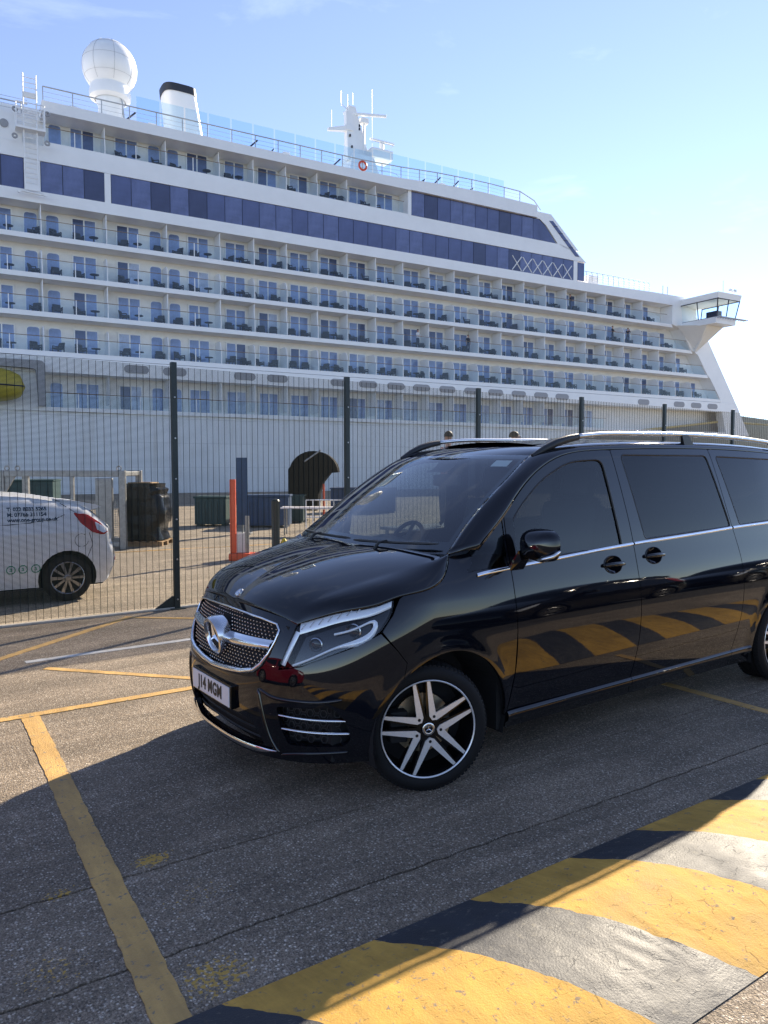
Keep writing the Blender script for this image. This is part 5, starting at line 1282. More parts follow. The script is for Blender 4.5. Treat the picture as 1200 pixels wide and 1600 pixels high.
# ---- wipers
for (wa, wb, t0, tb) in ((-.88, -.02, .035, .045), (.05, .93, .030, .055)):
    L = [ws(.04+(tb-t0)*u, wa+(wb-wa)*u, .018) for u in np.linspace(0, 1, 14)]
    wp = MB().tube([(p[0]-.02, -p[1], p[2]) for p in L], [.005]+[.009]*12+[.004], 6).build('wiper_blade', 'van_plastic', van)
    k = ws(.0, wa+.42*(wb-wa), .01); e = L[6]
    MB().tube([(k[0]-.075, -k[1]-.12*(1 if wa < 0 else -1)*0, k[2]-.01), ((k[0]+e[0])/2-.06, -(k[1]+e[1])/2, (k[2]+e[2])/2+.02), (e[0]-.026, -e[1], e[2]+.012)], [.012, .009, .006], 6).build('wiper_arm', 'van_plastic', wp)
# ---- wheels
def wheel(cx, near, steer):
    sgn = -1 if near else 1
    w_ = empty('wheel', (cx, sgn*.835, .345), R(steer), van)
    # axle along local y; outer face at sgn*y
    Rm = Matrix.Rotation(R(90)*(1 if sgn < 0 else -1), 4, 'X')
    r = .347
    prof = [(.258, -.10), (.276, -.112), (.305, -.118), (.326, -.108), (.340, -.095), (.3462, -.080), (.347, -.062), (.347, -.058), (.339, -.057), (.339, -.049), (.347, -.048), (.3475, -.02), (.3475, -.016), (.339, -.015), (.339, -.006), (.3475, -.005), (.3475, .005), (.339, .006), (.339, .015), (.3475, .016), (.347, .048), (.339, .049), (.339, .057), (.347, .058), (.347, .062), (.3462, .080), (.340, .095), (.326, .108), (.308, .118), (.288, .116), (.272, .110), (.262, .100)]
    ty = MB().lathe(prof, 72, Rm); me_o = ty.build('tyre', 'rubber', w_, smooth=35)
    tr = MB()
    for k in range(84):
        a = 2*math.pi*k/84
        for (h0, h1, da) in ((.060, .099, .022), (-.099, -.060, -.022)):
            pts = []
            for (h, rr, aa) in ((h0, .3472, a), (h1, .338, a+da), (h1, .338, a+da+.044), (h0, .3472, a+.044)): pts.append(Rm @ Vector(((rr+.0055)*math.cos(aa), (rr+.0055)*math.sin(aa), h)))
            lo = [Rm @ Vector(((rr-.006)*math.cos(aa), (rr-.006)*math.sin(aa), h)) for (h, rr, aa) in ((h0, .3472, a), (h1, .338, a+da), (h1, .338, a+da+.044), (h0, .3472, a+.044))]
            tr.add(pts+lo, [(0, 1, 2, 3), (0, 4, 5, 1), (1, 5, 6, 2), (2, 6, 7, 3), (3, 7, 4, 0)])
    tag(tr.build('tread_blocks', 'rubber', me_o), kind='stuff')
    rim = MB().lathe([(.268, .112), (.264, .113), (.259, .108), (.255, .09), (.252, .04), (.245, -.09), (.26, -.105)], 64, Rm).build('rim', 'wheel_black', w_, smooth=50)
    MB().lathe([(.2685, .113), (.2655, .1155), (.261, .1135), (.2595, .110)], 64, Rm).build('rim_edge', 'machined', rim, smooth=60)
    m = MB()  # black spoke star behind the machined faces
    for k in range(5):
        a0 = -math.pi/2+k*2*math.pi/5+R(9)
        for sg in (-1, 1):
            a1 = a0+sg*R(27); P0 = Vector((.058*math.cos(a0+sg*.30), .058*math.sin(a0+sg*.30), .100)); P1 = Vector((.260*math.cos(a1), .260*math.sin(a1), .104))
            d = (P1-P0).normalized(); n = Vector((-d.y, d.x, 0)); w0, w1 = .019, .014
            q = [P0-n*w0, P0+n*w0, P1+n*w1, P1-n*w1]; b = [v-Vector((0, 0, .05)) for v in q]
            m.add([Rm @ v for v in q+b], [(0, 1, 2, 3), (0, 4, 5, 1), (1, 5, 6, 2), (2, 6, 7, 3), (3, 7, 4, 0)])
    m.lathe([(0, .098), (.062, .099), (.07, .085), (.07, .04)], 32, Rm); m.build('spoke_core', 'wheel_black', rim)
    for k in range(5):
        a0 = -math.pi/2+k*2*math.pi/5+R(9); o2 = MB()
        apex = Vector((.050*math.cos(a0), .050*math.sin(a0), 0)); V = []
        def pt(rr, aa): return Vector((rr*math.cos(aa), rr*math.sin(aa), 0))
        wd = .0135
        tips = [pt(.260, a0-R(27)), pt(.260, a0+R(27))]
        base = [pt(.070, a0-R(15)), pt(.070, a0+R(15))]
        nb_ = Vector((math.cos(a0), math.sin(a0), 0)); crotch = pt(.094, a0)
        for tip, bs, sg in ((tips[0], base[0], -1), (tips[1], base[1], 1)):
            d = (tip-bs).normalized(); n = Vector((-d.y, d.x, 0))*sg
            outer0 = bs+n*wd*.6; outer1 = tip+n*wd*.62; inner1 = tip-n*wd*.62
            q = [apex, outer0, outer1, inner1, crotch]
            top = [v+Vector((0, 0, .1055)) for v in q]; bot = [v+Vector((0, 0, .098)) for v in q]
            fcs = [(0, 1, 2, 3, 4), (0, 5, 6, 1), (1, 6, 7, 2), (2, 7, 8, 3), (3, 8, 9, 4)]
            o2.add([Rm @ v for v in top+bot], fcs)
        o2.build('spoke', 'machined', rim)
        bl = MB().lathe([(0, .106), (.0075, .1065), (.0085, .1058)], 12, Rm @ Matrix.Translation((.072*math.cos(a0), .072*math.sin(a0), .0008))).build('wheel_bolt', 'inner_black', rim)
    MB().lathe([(0, .112), (.020, .1125), (.022, .111), (.034, .111), (.037, .108), (.038, .098)], 32, Rm).build('hub_cap', 'gloss_plastic', rim, smooth=40)
    MB().lathe([(.022, .1128), (.0235, .1135), (.034, .1122), (.035, .1115)], 32, Rm).build('hub_ring', 'satin_chrome', rim, smooth=60)
    sm2 = star_mesh(.021, .0045, .004); m = MB(); m.add([Rm @ (Matrix.Translation((0, 0, .1125)) @ Vector(v)) for v in sm2.v], sm2.f); m.build('hub_star', 'chrome', rim)
    MB().lathe([(.06, -.005), (.165, -.005), (.165, -.03), (.06, -.03)], 48, Rm).build('brake_disc', 'brake_steel', w_)
    MB().bbox(-.20, -.10, -.06, .03, -.08, .09, .01).build('brake_caliper', 'inner_black', w_)
    MB().lathe([(.25, -.06), (0, -.06)], 32, Rm).build('wheel_backing', 'inner_black', w_)
    return w_
fs = -20.0
for near in (True, False):
    wf_ = wheel(.895, near, fs); 
    k = .10
    sgn = -1 if near else 1
    wf_.location.x -= k*math.sin(R(-fs))*(1 if near else -1); 
    wheel(4.55, near, 0)
# ---- underside, wheel housings and cabin
MB().bbox(.16, 1.45, -.60, .60, .20, .93, .04).build('engine_bay_block', 'inner_black', van)  # solid engine and floor blocks, added to block light under the body
MB().box(1.42, 4.04, -.88, .88, .215, .44).build('floor_pan_block', 'inner_black', van)
MB().box(3.6, 5.25, -.60, .60, .23, .62).build('rear_floor', 'inner_black', van)
MB().box(3.80, 5.10, -.90, .90, .80, .84).build('rear_floor', 'trim_dark', van)
MB().box(1.36, 1.40, -.90, .90, .22, 1.10).build('bulkhead', 'inner_black', van)
MB().box(4.05, 4.09, -.90, .90, .22, .80).build('bulkhead', 'inner_black', van)
for cx in (.93, 4.56):
    for sgn in (-1, 1):
        m = MB(); m.grid([[(cx+.47*math.cos(a), sgn*y, .335+.435*math.sin(a)) for y in (.58, .935)] for a in np.linspace(-.3, math.pi+.3, 20)]); m.build('wheel_housing', 'inner_black', van)
        MB().box(cx-.47, cx+.47, sgn*.60-.005, sgn*.60+.005, .2, .80).build('wheel_housing', 'inner_black', van)
MB().box(.30, .50, -.80, .80, .24, .60).build('bumper_core', 'inner_black', van)
MB().box(.17, .45, -.50, .50, .206, .214).build('gap_blocker_tray', 'inner_black', van)  # dark panel added to hide the bright gap behind the chrome lip
# dashboard, wheel, seats
P = []
for x, z in ((.98, 1.20), (1.10, 1.235), (1.30, 1.245), (1.48, 1.235), (1.56, 1.20), (1.60, 1.10), (1.56, .85), (1.50, .5)):
    P.append([(x+.02*math.cos(y*3), y, z+.03*math.exp(-((y+.38)/.2)**2)*0+.035*math.exp(-((y-.38)/.2)**2)*(1.35 < x < 1.6)) for y in np.linspace(-.82, .82, 21)])
MB().grid(P).build('dashboard', 'trim_dark', van, smooth=60)
sw = empty('steering_wheel', (1.66, .38, 1.18), 0, van); Ms = Matrix.Rotation(R(-62), 4, 'Y')
MB().tube([Ms @ Vector((.185*math.cos(a), .185*math.sin(a), 0)) for a in np.linspace(0, 2*math.pi, 37)[:-1]], .016, 8, closed=True).build('wheel_rim', 'trim_dark', sw, smooth=180)
m = MB(); m.lathe([(0, .03), (.07, .025), (.08, 0)], 20, Ms)
for a in (0, R(90), R(180), R(270)): m.tube([Ms @ Vector((.05*math.cos(a), .05*math.sin(a), .01)), Ms @ Vector((.18*math.cos(a), .18*math.sin(a), 0))], .014, 6)
m.build('wheel_hub', 'trim_dark', sw); MB().tube([(0, 0, 0), (-.3, 0, -.12)], .04, 8).build('steering_column', 'trim_dark', sw)
def seat(x, y):
    s_ = empty('seat', (x, y, .44), 0, van)
    MB().bbox(-.25, .27, -.26, .26, .28, .44, .05).build('cushion', 'seat_leather', s_, smooth=60)
    m = MB(); m.bbox(-.08, .08, -.25, .25, 0, .66, .06)
    T_ = Matrix.Translation((.28, 0, .42)) @ Matrix.Rotation(R(14), 4, 'Y'); mm = MB(); mm.add([T_ @ Vector(v) for v in m.v], m.f); mm.build('backrest', 'seat_leather', s_, smooth=60)
    m = MB(); m.bbox(-.055, .055, -.13, .13, .70, .92, .04); mm = MB(); mm.add([T_ @ Vector(v) for v in m.v], m.f); mm.build('headrest', 'seat_leather', s_, smooth=60)
    MB().box(-.2, .22, -.22, .22, 0, .29).build('seat_base', 'inner_black', s_)
for x, ys in ((2.15, (-.42, .42)), (3.2, (-.45, .45)), (4.25, (-.45, .0, .45))):
    for y in ys: seat(x, y)
MB().bbox(1.72, 1.76, -.13, .13, 1.62, 1.70, .012).build('rear_view_mirror', 'trim_dark', van)
# ------------------------------------------------------------------ small hatchback cars
pmat('car_white', (0.78, 0.79, 0.80), 0.12, ior=1.5)
pmat('car_dark', (0.010, 0.011, 0.014), 0.06, ior=1.5)
pmat('car_red', (0.16, 0.008, 0.014), 0.06, ior=1.5)
pmat('car_glass', (0.008, 0.010, 0.012), 0.03, ior=1.55)
pmat('alloy_grey', (0.34, 0.34, 0.35), 0.3, metal=1.0)
pmat('decal_green', (0.03, 0.28, 0.16), 0.4)
pmat('decal_dark', (0.03, 0.06, 0.10), 0.4)
OUT = [(.06, .26), (.0, .42), (.02, .60), (.10, .74), (.40, .87), (.80, .96), (1.02, 1.02), (1.40, 1.225), (1.78, 1.35), (2.15, 1.395), (2.60, 1.395), (3.05, 1.350), (3.45, 1.280), (3.60, 1.245), (3.66, 1.195), (3.79, 1.07), (3.885, .98), (3.915, .90), (3.925, .78), (3.965, .64), (3.955, .44), (3.89, .27)]
_o = np.array(OUT); _d = np.r_[0, np.cumsum(np.hypot(*np.diff(_o, axis=0).T))]
_sx, _sz = Spline(_d, _o[:, 0]), Spline(_d, _o[:, 1])
OUTD = np.c_[_sx(np.linspace(0, _d[-1], 110)), _sz(np.linspace(0, _d[-1], 110))]
cw = Spline([.15, .25, .40, .60, .78, .92, 1.05, 1.25, 1.48], [.80, .825, .850, .862, .862, .850, .815, .745, .655])
RR = .15
def car_side(x, z):
    x = np.asarray(x, float); z = np.asarray(z, float); sh = x.shape
    d = distpoly(np.c_[x.ravel(), z.ravel()], OUTD, closed=False).reshape(sh)
    k = np.clip(d/RR, 0, 1); y = cw(z)-RR*.62*(1-np.sqrt(np.clip(1-(1-k)**2, 0, 1)))
    for ax in (.85, 3.34): y = y+.012*np.exp(-((np.hypot(x-ax, z-.31)-.36)/.05)**2)
    y = y+.006*np.exp(-((z-.93+.02*(x-2))/.03)**2)
    return np.stack([x, y, z], -1)
def hatchback(name, label, paint, panel_van=False):
    car = empty(name); tag(car, label, 'car')
    old = patch.center; patch.center = (2, 0, .7)
    arch = lambda cx: [(cx+.365*math.cos(a), .31+.365*math.sin(a)) for a in np.linspace(-.28, math.pi+.28, 18)]
    poly = [tuple(p) for p in inset([tuple(p) for p in OUTD], .003)]
    poly = [tuple(p) for p in OUTD]
    # close along the sill, cutting both arches
    sill = [(3.80, .215)]+arch(3.34)+arch(.85)+[(.30, .215)]
    poly = poly+sill
    fwn = rounded([(1.42, .985), (2.28, .99), (2.30, 1.305), (1.98, 1.30), (1.72, 1.22)], [.04, .03, .05, .1, .1], 4)
    rwn = rounded([(2.40, .995), (3.12, 1.06), (3.30, 1.17), (3.05, 1.255), (2.40, 1.30)], [.03, .05, .08, .08, .05], 4)
    lamp = rounded([(3.44, 1.16), (3.62, 1.135), (3.78, 1.01), (3.865, .90), (3.80, .86), (3.66, .90), (3.52, 1.03)], .02, 3)
    for mir in both:
        sd_ = patch('body_side', poly, car_side, paint, car, step=.05, bstep=.03, thick=.012, mirror=mir)
        w_ = patch('window', fwn, car_side, 'car_glass', sd_, step=.08, off=.004, thick=.004, mirror=mir)
        if not panel_van: patch('window', rwn, car_side, 'car_glass', sd_, step=.08, off=.004, thick=.004, mirror=mir)
        l_ = patch('tail_lamp', lamp, car_side, 'lamp_red', car, step=.03, off=.006, thick=.008, mirror=mir)
        patch('lamp_clear_lens', rounded([(3.70, 1.035), (3.80, .975), (3.86, .91), (3.80, .885), (3.72, .93)], .015, 3), car_side, 'lamp_white', l_, step=.03, off=.011, thick=.004, mirror=mir)
        patch('head_lamp', rounded([(.12, .70), (.50, .83), (.62, .86), (.50, .76), (.20, .63)], .03, 3), car_side, 'lamp_white', car, step=.04, off=.004, thick=.006, mirror=mir)
        sg = 1 if mir else -1
        # door shut line, filler flap, handle
        for L in ([(2.34, .30), (2.37, .55), (2.36, .98), (2.36, 1.38)], [(1.32, .36), (1.30, .7), (1.36, 1.02)], [(3.30, 1.29), (3.42, 1.20), (3.50, 1.145)], [(3.62, .90), (3.66, .74), (3.60, .60), (3.58, .55)], [(2.40, 1.02), (2.9, 1.05), (3.2, 1.09), (3.33, 1.14)]):
            q = car_side(np.array([p[0] for p in L]), np.array([p[1] for p in L])); MB().tube([(a, sg*(b+.001), c) for a, b, c in q], .0035, 4).build('shut_line', 'inner_black', sd_)
        q = [car_side(3.52+.085*math.cos(a), .80+.085*math.sin(a)) for a in np.linspace(math.pi*.3, math.pi*1.95, 18)]; MB().tube([(float(p[0]), sg*(float(p[1])+.001), float(p[2])) for p in q], .003, 4).build('filler_flap', 'inner_black', sd_)
        MB().bbox(2.12, 2.30, sg*.855-.015, sg*.855+.015, .91, .94, .008).build('door_handle', paint, sd_)
        m = MB(); m.bbox(1.42, 1.60, sg*.95-.09, sg*.95+.09, .99, 1.12, .04); m.build('door_mirror', paint, car, smooth=50)
    # over-the-top skin, split into panels
    def ribbon(nm, i0, i1, mat, off=0.0, wmax=1.0, par=car):
        P = []
        for i in range(i0, i1+1):
            p = OUTD[i]; a = OUTD[max(i-1, 0)]; b = OUTD[min(i+1, len(OUTD)-1)]; t = b-a; t = t/np.linalg.norm(t); n = np.array((-t[1], t[0]))
            e = float(car_side(p[0], p[1])[1]); P.append([(p[0]+n[0]*(.05*(1-(w_)**2)+off), w_*e, p[1]+n[1]*(.05*(1-(w_)**2)+off)) for w_ in np.linspace(-wmax, wmax, 13)])
        o = MB(); o.grid(P); ob = o.build(nm, mat, par, smooth=180, recalc=False)
        me = ob.data; c = np.array([q.center[:] for q in me.polygons]); nn = np.array([q.normal[:] for q in me.polygons])
        if ((c-np.array([2, 0, .7]))*nn).sum() < 0: me.flip_normals()
        return ob
    N = len(OUTD)-1
    top = ribbon('body_top', 0, N, paint)
    ix = lambda x, z: int(np.argmin(np.hypot(OUTD[:, 0]-x, OUTD[:, 1]-z)))
    ribbon('windscreen', ix(1.06, 1.03), ix(1.76, 1.40), 'car_glass', .006, .90)
    ribbon('rear_window', ix(3.67, 1.18), ix(3.85, 1.0), 'car_glass', .010, .95)
    m = MB(); m.prism(rounded([(3.25, 1.345), (3.52, 1.312), (3.80, 1.250), (3.84, 1.222), (3.68, 1.185), (3.45, 1.245)], .015, 3), -.62, .62); m.build('roof_spoiler', paint, car, smooth=50)
    m = MB(); m.bbox(3.86, 3.975, .40, .78, .50, .555, .01); m.build('rear_reflector', 'lamp_red', car)
    m = MB(); m.bbox(3.86, 3.975, -.78, -.40, .50, .555, .01); m.build('rear_reflector', 'lamp_red', car)
    MB().bbox(.1, 3.85, -.66, .66, .17, .60, .03).build('underbody', 'inner_black', car)
    for cx in (.85, 3.34):
        for sg in (-1, 1):
            m = MB(); m.grid([[(cx+.37*math.cos(a), sg*y, .31+.37*math.sin(a)) for y in (.6, .83)] for a in np.linspace(-.3, math.pi+.3, 16)]); m.build('wheel_housing', 'inner_black', car)
            wh = empty('wheel', (cx, sg*.755, .31), 0, car); Rm = Matrix.Rotation(R(90)*(1 if sg < 0 else -1), 4, 'X')
            MB().lathe([(.205, -.08), (.24, -.095), (.29, -.09), (.307, -.07), (.31, 0), (.307, .07), (.29, .09), (.25, .097), (.212, .088)], 40, Rm).build('tyre', 'rubber', wh, smooth=50)
            rm = MB().lathe([(.216, .088), (.208, .092), (.200, .085), (.196, .03), (.19, -.08)], 40, Rm).build('rim', 'alloy_grey', wh, smooth=40)
            m = MB()
            for k in range(10):
                a = 2*math.pi*k/10; P0 = Vector((.03*math.cos(a), .03*math.sin(a), .082)); P1 = Vector((.205*math.cos(a), .205*math.sin(a), .075)); n = Vector((-math.sin(a), math.cos(a), 0))
                q = [P0-n*.012, P0+n*.012, P1+n*(.024 if k % 2 else .018), P1-n*(.024 if k % 2 else .018)]; b = [v-Vector((0, 0, .03)) for v in q]
                m.add([Rm @ v for v in q+b], [(0, 1, 2, 3), (0, 4, 5, 1), (1, 5, 6, 2), (2, 6, 7, 3), (3, 7, 4, 0)])
            m.lathe([(0, .09), (.035, .088), (.05, .075)], 20, Rm); m.build('spokes', 'alloy_grey', rm)
            MB().lathe([(0, -.02), (.20, -.02)], 24, Rm).build('wheel_backing', 'inner_black', wh)
    patch.center = old
    return car
wc = hatchback('parked_car', 'white panel hatchback with green logos seen from the rear side through the fence', 'car_white', True)
wc.location = (-2.69, 7.232, 0)
def decal(me, x, z, mat, nm, parent):
    c = np.array([v.co[:] for v in me.vertices]); q = car_side(x+c[:, 0], z+c[:, 1])
    me.vertices.foreach_set('co', np.stack([q[:, 0], -(q[:, 1]+.003+c[:, 2]), q[:, 2]], -1).ravel()); me.update()
    return link(nm, me, mat, parent)
decal(text_mesh('T: 022 8033 5265', .066, .0003, 'LEFT', bold=.0022), 2.645, 1.225, 'decal_dark', 'phone_lettering', wc)
decal(text_mesh('M: 07766 311154', .066, .0003, 'LEFT', bold=.0022), 2.645, 1.157, 'decal_dark', 'phone_lettering', wc)
decal(text_mesh('www.one-group.co.uk', .066, .0003, 'LEFT', bold=.0022), 2.645, 1.090, 'decal_dark', 'web_lettering', wc)
for x in (2.66, 2.80, 2.95):
    ring_ = MB().lathe([(.055, 0), (.055, .002), (.044, .002), (.044, 0)], 28).mesh('r'); decal(ring_, x, .465, 'decal_green', 'logo_ring', wc)
    decal(text_mesh('a', .085, .0003), x, .472, 'decal_green', 'logo_letter', wc)
# cars standing out of frame on the camera's side: they are what the van's flank mirrors
def restyle(o, paint):
    c = copy_tree(o); return c
dk = hatchback('parked_car', 'dark hatchback parked to the right of the viewer, mirrored in the van doors', 'car_dark'); dk.location = (5.0, -5.55, 0)
dk2 = copy_tree(dk); dk2.location = (10.2, -5.6, 0); dk2['label'] = 'dark hatchback parked behind another dark hatchback right of the viewer'
dk['group'] = dk2['group'] = 'dark cars parked opposite the van'
rd_ = hatchback('parked_car', 'dark red hatchback parked left of the viewer, mirrored in the van bumper', 'car_red'); rd_.rotation_euler.z = R(90); rd_.location = (-4.7, -1.7, 0)
# ------------------------------------------------------------------ things on the quay behind the fence
pmat('galv_steel', (0.30, 0.30, 0.29), 0.45, metal=0.6, noise=0.2, nscale=14)
pmat('black_wrap', (0.004, 0.0045, 0.006), 0.24, bump=0.6, bscale=14, spec=0.3)
pmat('pallet_wood', (0.34, 0.22, 0.11), 0.8, noise=0.25, nscale=20)
pmat('container_green', (0.010, 0.045, 0.045), 0.5, noise=0.2, nscale=3)
pmat('container_blue', (0.015, 0.05, 0.12), 0.45, noise=0.2, nscale=3)
pmat('barrier_orange', (0.75, 0.10, 0.03), 0.4)
pmat('canopy_black', (0.004, 0.004, 0.005), 0.8, spec=0.05)
pmat('skin', (0.52, 0.30, 0.22), 0.5); pmat('hair', (0.02, 0.015, 0.012), 0.6)
pmat('shirt_red', (0.45, 0.16, 0.12), 0.8); pmat('shirt_white', (0.7, 0.7, 0.7), 0.8); pmat('shirt_dark', (0.03, 0.035, 0.05), 0.8); pmat('trousers', (0.03, 0.04, 0.07), 0.85)
pmat('hi_vis', (0.75, 0.62, 0.03), 0.6)
# steel stillage cage
cg = empty('steel_cage', (2.12, 13.3, 0), -R(35.6)); tag(cg, 'grey steel mesh stillage standing behind the white car', 'cage')
W_, H_ = 2.62, 1.71
for x in (-W_/2, W_/2):
    for y in (0, 1.1): MB().bbox(x-.07, x+.07, y-.05, y+.05, 0, H_, .01).build('corner_post', 'galv_steel', cg)
for y in (0, 1.1):
    MB().bbox(-W_/2+.072, W_/2-.072, y-.045, y+.045, H_-.13, H_-.001, .01).build('top_beam', 'galv_steel', cg)
    MB().bbox(-W_/2+.072, W_/2-.072, y-.045, y+.045, .06, .16, .01).build('bottom_beam', 'galv_steel', cg)
    m = MB()
    for k in range(50): x = -W_/2+.1+k*.049; m.box(x, x+.006, y-.003, y+.003, .16, 1.02)
    for k in range(18): z = .18+k*.048; m.box(-W_/2+.09, W_/2-.09, y-.006, y-.003, z, z+.006)
    tag(m.build('cage_mesh', 'galv_steel', cg), kind='stuff')
for x in (-W_/2, W_/2): MB().bbox(x-.04, x+.04, .052, 1.048, H_-.11, H_-.02, .01).build('side_beam', 'galv_steel', cg)
MB().bbox(.18, .26, -.04, .04, .16, H_-.13, .01).build('middle_post', 'galv_steel', cg)
for k, x in enumerate((-W_/2+.12, -W_/2+.35, W_/2-.07)): MB().lathe([(.05+.015*math.cos(a), .015*math.sin(a)) for a in np.linspace(0, 2*math.pi, 7)], 14, Matrix.Translation((x, 0, H_+.05)) @ Matrix.Rotation(R(90), 4, 'X')).build('lifting_eye', 'galv_steel', cg)
MB().prism([(-W_/2+.07, 1.58), (-W_/2+.07, 1.2), (-W_/2+.30, 1.58)], -.02, .02).build('gusset', 'galv_steel', cg)
MB().bbox(.72, 1.10, -.03, .05, .2, 1.55, .03).build('inner_panel', 'galv_steel', cg)
# wrapped pallet
wp_ = empty('wrapped_pallet', (3.92, 13.27, 0), -R(35)); tag(wp_, 'tall pallet load wrapped in shiny black film behind the fence', 'pallet')
P = []
pr_ = random.Random(3)
for i, z in enumerate(np.linspace(.14, 1.42, 30)):
    row = []
    for k in range(49):
        a = 2*math.pi*k/48; rx = .46+.03*math.sin(z*9+1)+(.06 if .5 < z < 1.15 else 0)-(.10 if z > 1.3 else 0); ry = .45
        c, s_ = math.cos(a), math.sin(a); rr = 1+.035*mnoise.fractal(Vector((c*2, s_*2, z*5)), 1, 2, 4)
        row.append((rx*rr*np.sign(c)*abs(c)**.4, ry*rr*np.sign(s_)*abs(s_)**.4, z))
    P.append(row)
m = MB(); m.grid(P); m.add(P[-1][:-1], [tuple(range(48))]); m.build('film_wrap', 'black_wrap', wp_, smooth=60)
MB().bbox(-.30, .22, -.32, .32, 1.40, 1.445, .01).build('top_board', 'pallet_wood', wp_)
for y in (-.42, 0, .42): MB().box(-.5, .5, y-.05, y+.05, 0, .09).build('pallet_runner', 'pallet_wood', wp_)
for k in range(6): x = -.5+k*.18; MB().box(x, x+.1, -.5, .5, .092, .115).build('pallet_board', 'pallet_wood', wp_)
def crate(name, label, loc, sx, sy_, h, mat, rz, ribs=9):
    e = empty(name, loc, rz); tag(e, label, 'container'); MB().bbox(-sx/2, sx/2, -sy_/2, sy_/2, .06, h, .02).build('bin_body', mat, e)
    for k in range(ribs): x = -sx/2+sx*(k+.5)/ribs; MB().box(x-.03, x+.03, -sy_/2-.03, -sy_/2-.001, .12, h-.1).build('rib', mat, e)
    MB().bbox(-sx/2-.03, sx/2+.03, -sy_/2-.04, sy_/2+.04, h, h+.06, .01).build('lid', mat, e)
    for x in (-sx/2+.1, sx/2-.1): MB().box(x-.05, x+.05, -sy_/2+.05, sy_/2-.05, 0, .06).build('skid', mat, e)
    return e
crate('cargo_bin', 'dark green cargo bin left of the orange barrier behind the fence', (7.5, 17.9, 0), .95, .8, .86, 'container_green', -R(35), 5)
crate('cargo_bin', 'dark blue cargo bin right of the orange barrier behind the fence', (8.7, 16.5, 0), 1.3, .8, .92, 'container_blue', -R(35), 6)
crate('cargo_bin', 'low teal bin beside the black gangway hood', (10.1, 17.9, 0), 1.1, .8, .85, 'container_green', -R(35), 5)
crate('cargo_bin', 'wide blue bin right of the black gangway hood near the fence post', (15.4, 21.3, 0), 2.6, 1.2, .95, 'container_blue', -R(35), 8)
crate('cargo_bin', 'long dark container at the far quay edge left of the wrapped pallet', (2.0, 27.5, 0), 6.0, 2.0, 1.3, 'container_green', -R(20), 14)
# blue banner board
bb = empty('banner_board', (6.9, 14.5, 0), -R(35)); tag(bb, 'tall narrow blue banner board behind the orange barrier', 'sign board')
MB().bbox(-.15, .15, -.02, .02, .25, 2.05, .008).build('board', 'container_blue', bb); MB().tube([(0, .04, 0), (0, .04, 2.0)], .025, 6).build('board_post', 'galv_steel', bb); MB().bbox(-.25, .25, -.2, .2, 0, .05, .01).build('board_foot', 'galv_steel', bb)
# orange barrier frame
ob = empty('orange_barrier', (4.47, 9.18, 0), -R(36)); tag(ob, 'bright orange L shaped barrier post with white sign behind the fence', 'barrier')
MB().bbox(-.26, -.15, -.04, .04, .141, 1.55, .015).build('barrier_post', 'barrier_orange', ob)
MB().bbox(-.27, .27, -.16, .16, 0, .14, .03).build('barrier_foot', 'barrier_orange', ob)
MB().bbox(-.145, .02, -.015, .015, .142, .52, .006).build('sign_panel', 'plate_white', ob); MB().bbox(.025, .10, -.02, .02, .142, .85, .008).build('barrier_stay', 'galv_steel', ob)
# dark bollard with a yellow foot
bl = empty('quay_bollard', (5.52, 9.9, 0)); tag(bl, 'dark green bollard with yellow bag at its foot behind the fence', 'bollard')
MB().lathe([(.11, 0), (.10, .05), (.085, .1), (.085, 1.05), (.09, 1.08), (.06, 1.12), (0, 1.13)], 20).build('bollard_shaft', 'fence_green', bl, smooth=40)
MB().lathe([(0, .01), (.09, .0), (.10, .10), (.07, .22), (.03, .30), (0, .31)], 14, Matrix.Translation((.16, -.06, 0))).build('yellow_bag', 'hi_vis', bl, smooth=180)
# hooded gangway entrance
hd_ = empty('gangway_hood', (11.5, 18.5, 0), -R(35)); tag(hd_, 'black curved hood of a covered gangway entrance behind the fence', 'canopy')
arc = [(-.85, .35)]+[(-.85, 1.75)]+[(-.85+.85+.82*math.cos(a)-.0, 1.62+.74*math.sin(a)) for a in np.linspace(math.pi*.92, .02, 16)]+[(.55, 1.62), (.30, 1.30), (.16, .9), (.12, .35)]
MB().prism(arc, -.7, .7).build('hood_fabric', 'canopy_black', hd_)
for x in (-.75, .0): MB().tube([(x, -.6, 0), (x, -.6, .36)], .03, 6).build('hood_leg', 'galv_steel', hd_)
MB().tube([(-.3, -.72, 2.0), (.25, -.72, 2.38)], .03, 6).build('hood_hoop', 'galv_steel', hd_)
MB().tube([(.35, -.75, .0), (.35, -.75, 1.25)], .035, 6).build('red_pole', 'barrier_orange', hd_)
tb_ = empty('folding_table', (8.35, 13.4, 0), -R(35)); tag(tb_, 'trestle table with a white panel front of the gangway hood', 'table')
MB().bbox(-.75, .75, -.3, .3, .70, .74, .01).build('table_top', 'plate_white', tb_)
for x in (-.65, .65):
    for y in (-.24, .24): MB().tube([(x, y, 0), (x, y, .70)], .018, 6).build('table_leg', 'galv_steel', tb_)
rl = empty('handrail_barrier', (9.6, 14.6, 0), -R(35)); tag(rl, 'white tubular handrail barrier below the black hood', 'barrier')
m = MB()
for z in (.35, .6, .85): m.tube([(-.6, 0, z), (.6, 0, z)], .02, 5)
for k in range(7): m.tube([(-.6+k*.2, 0, .05), (-.6+k*.2, 0, .85)], .016, 5)
m.build('rail_tubes', 'ship_white', rl)
for x in (-.5, .5): MB().bbox(x-.03, x+.03, -.2, .2, 0, .05, .01).build('rail_foot', 'galv_steel', rl)
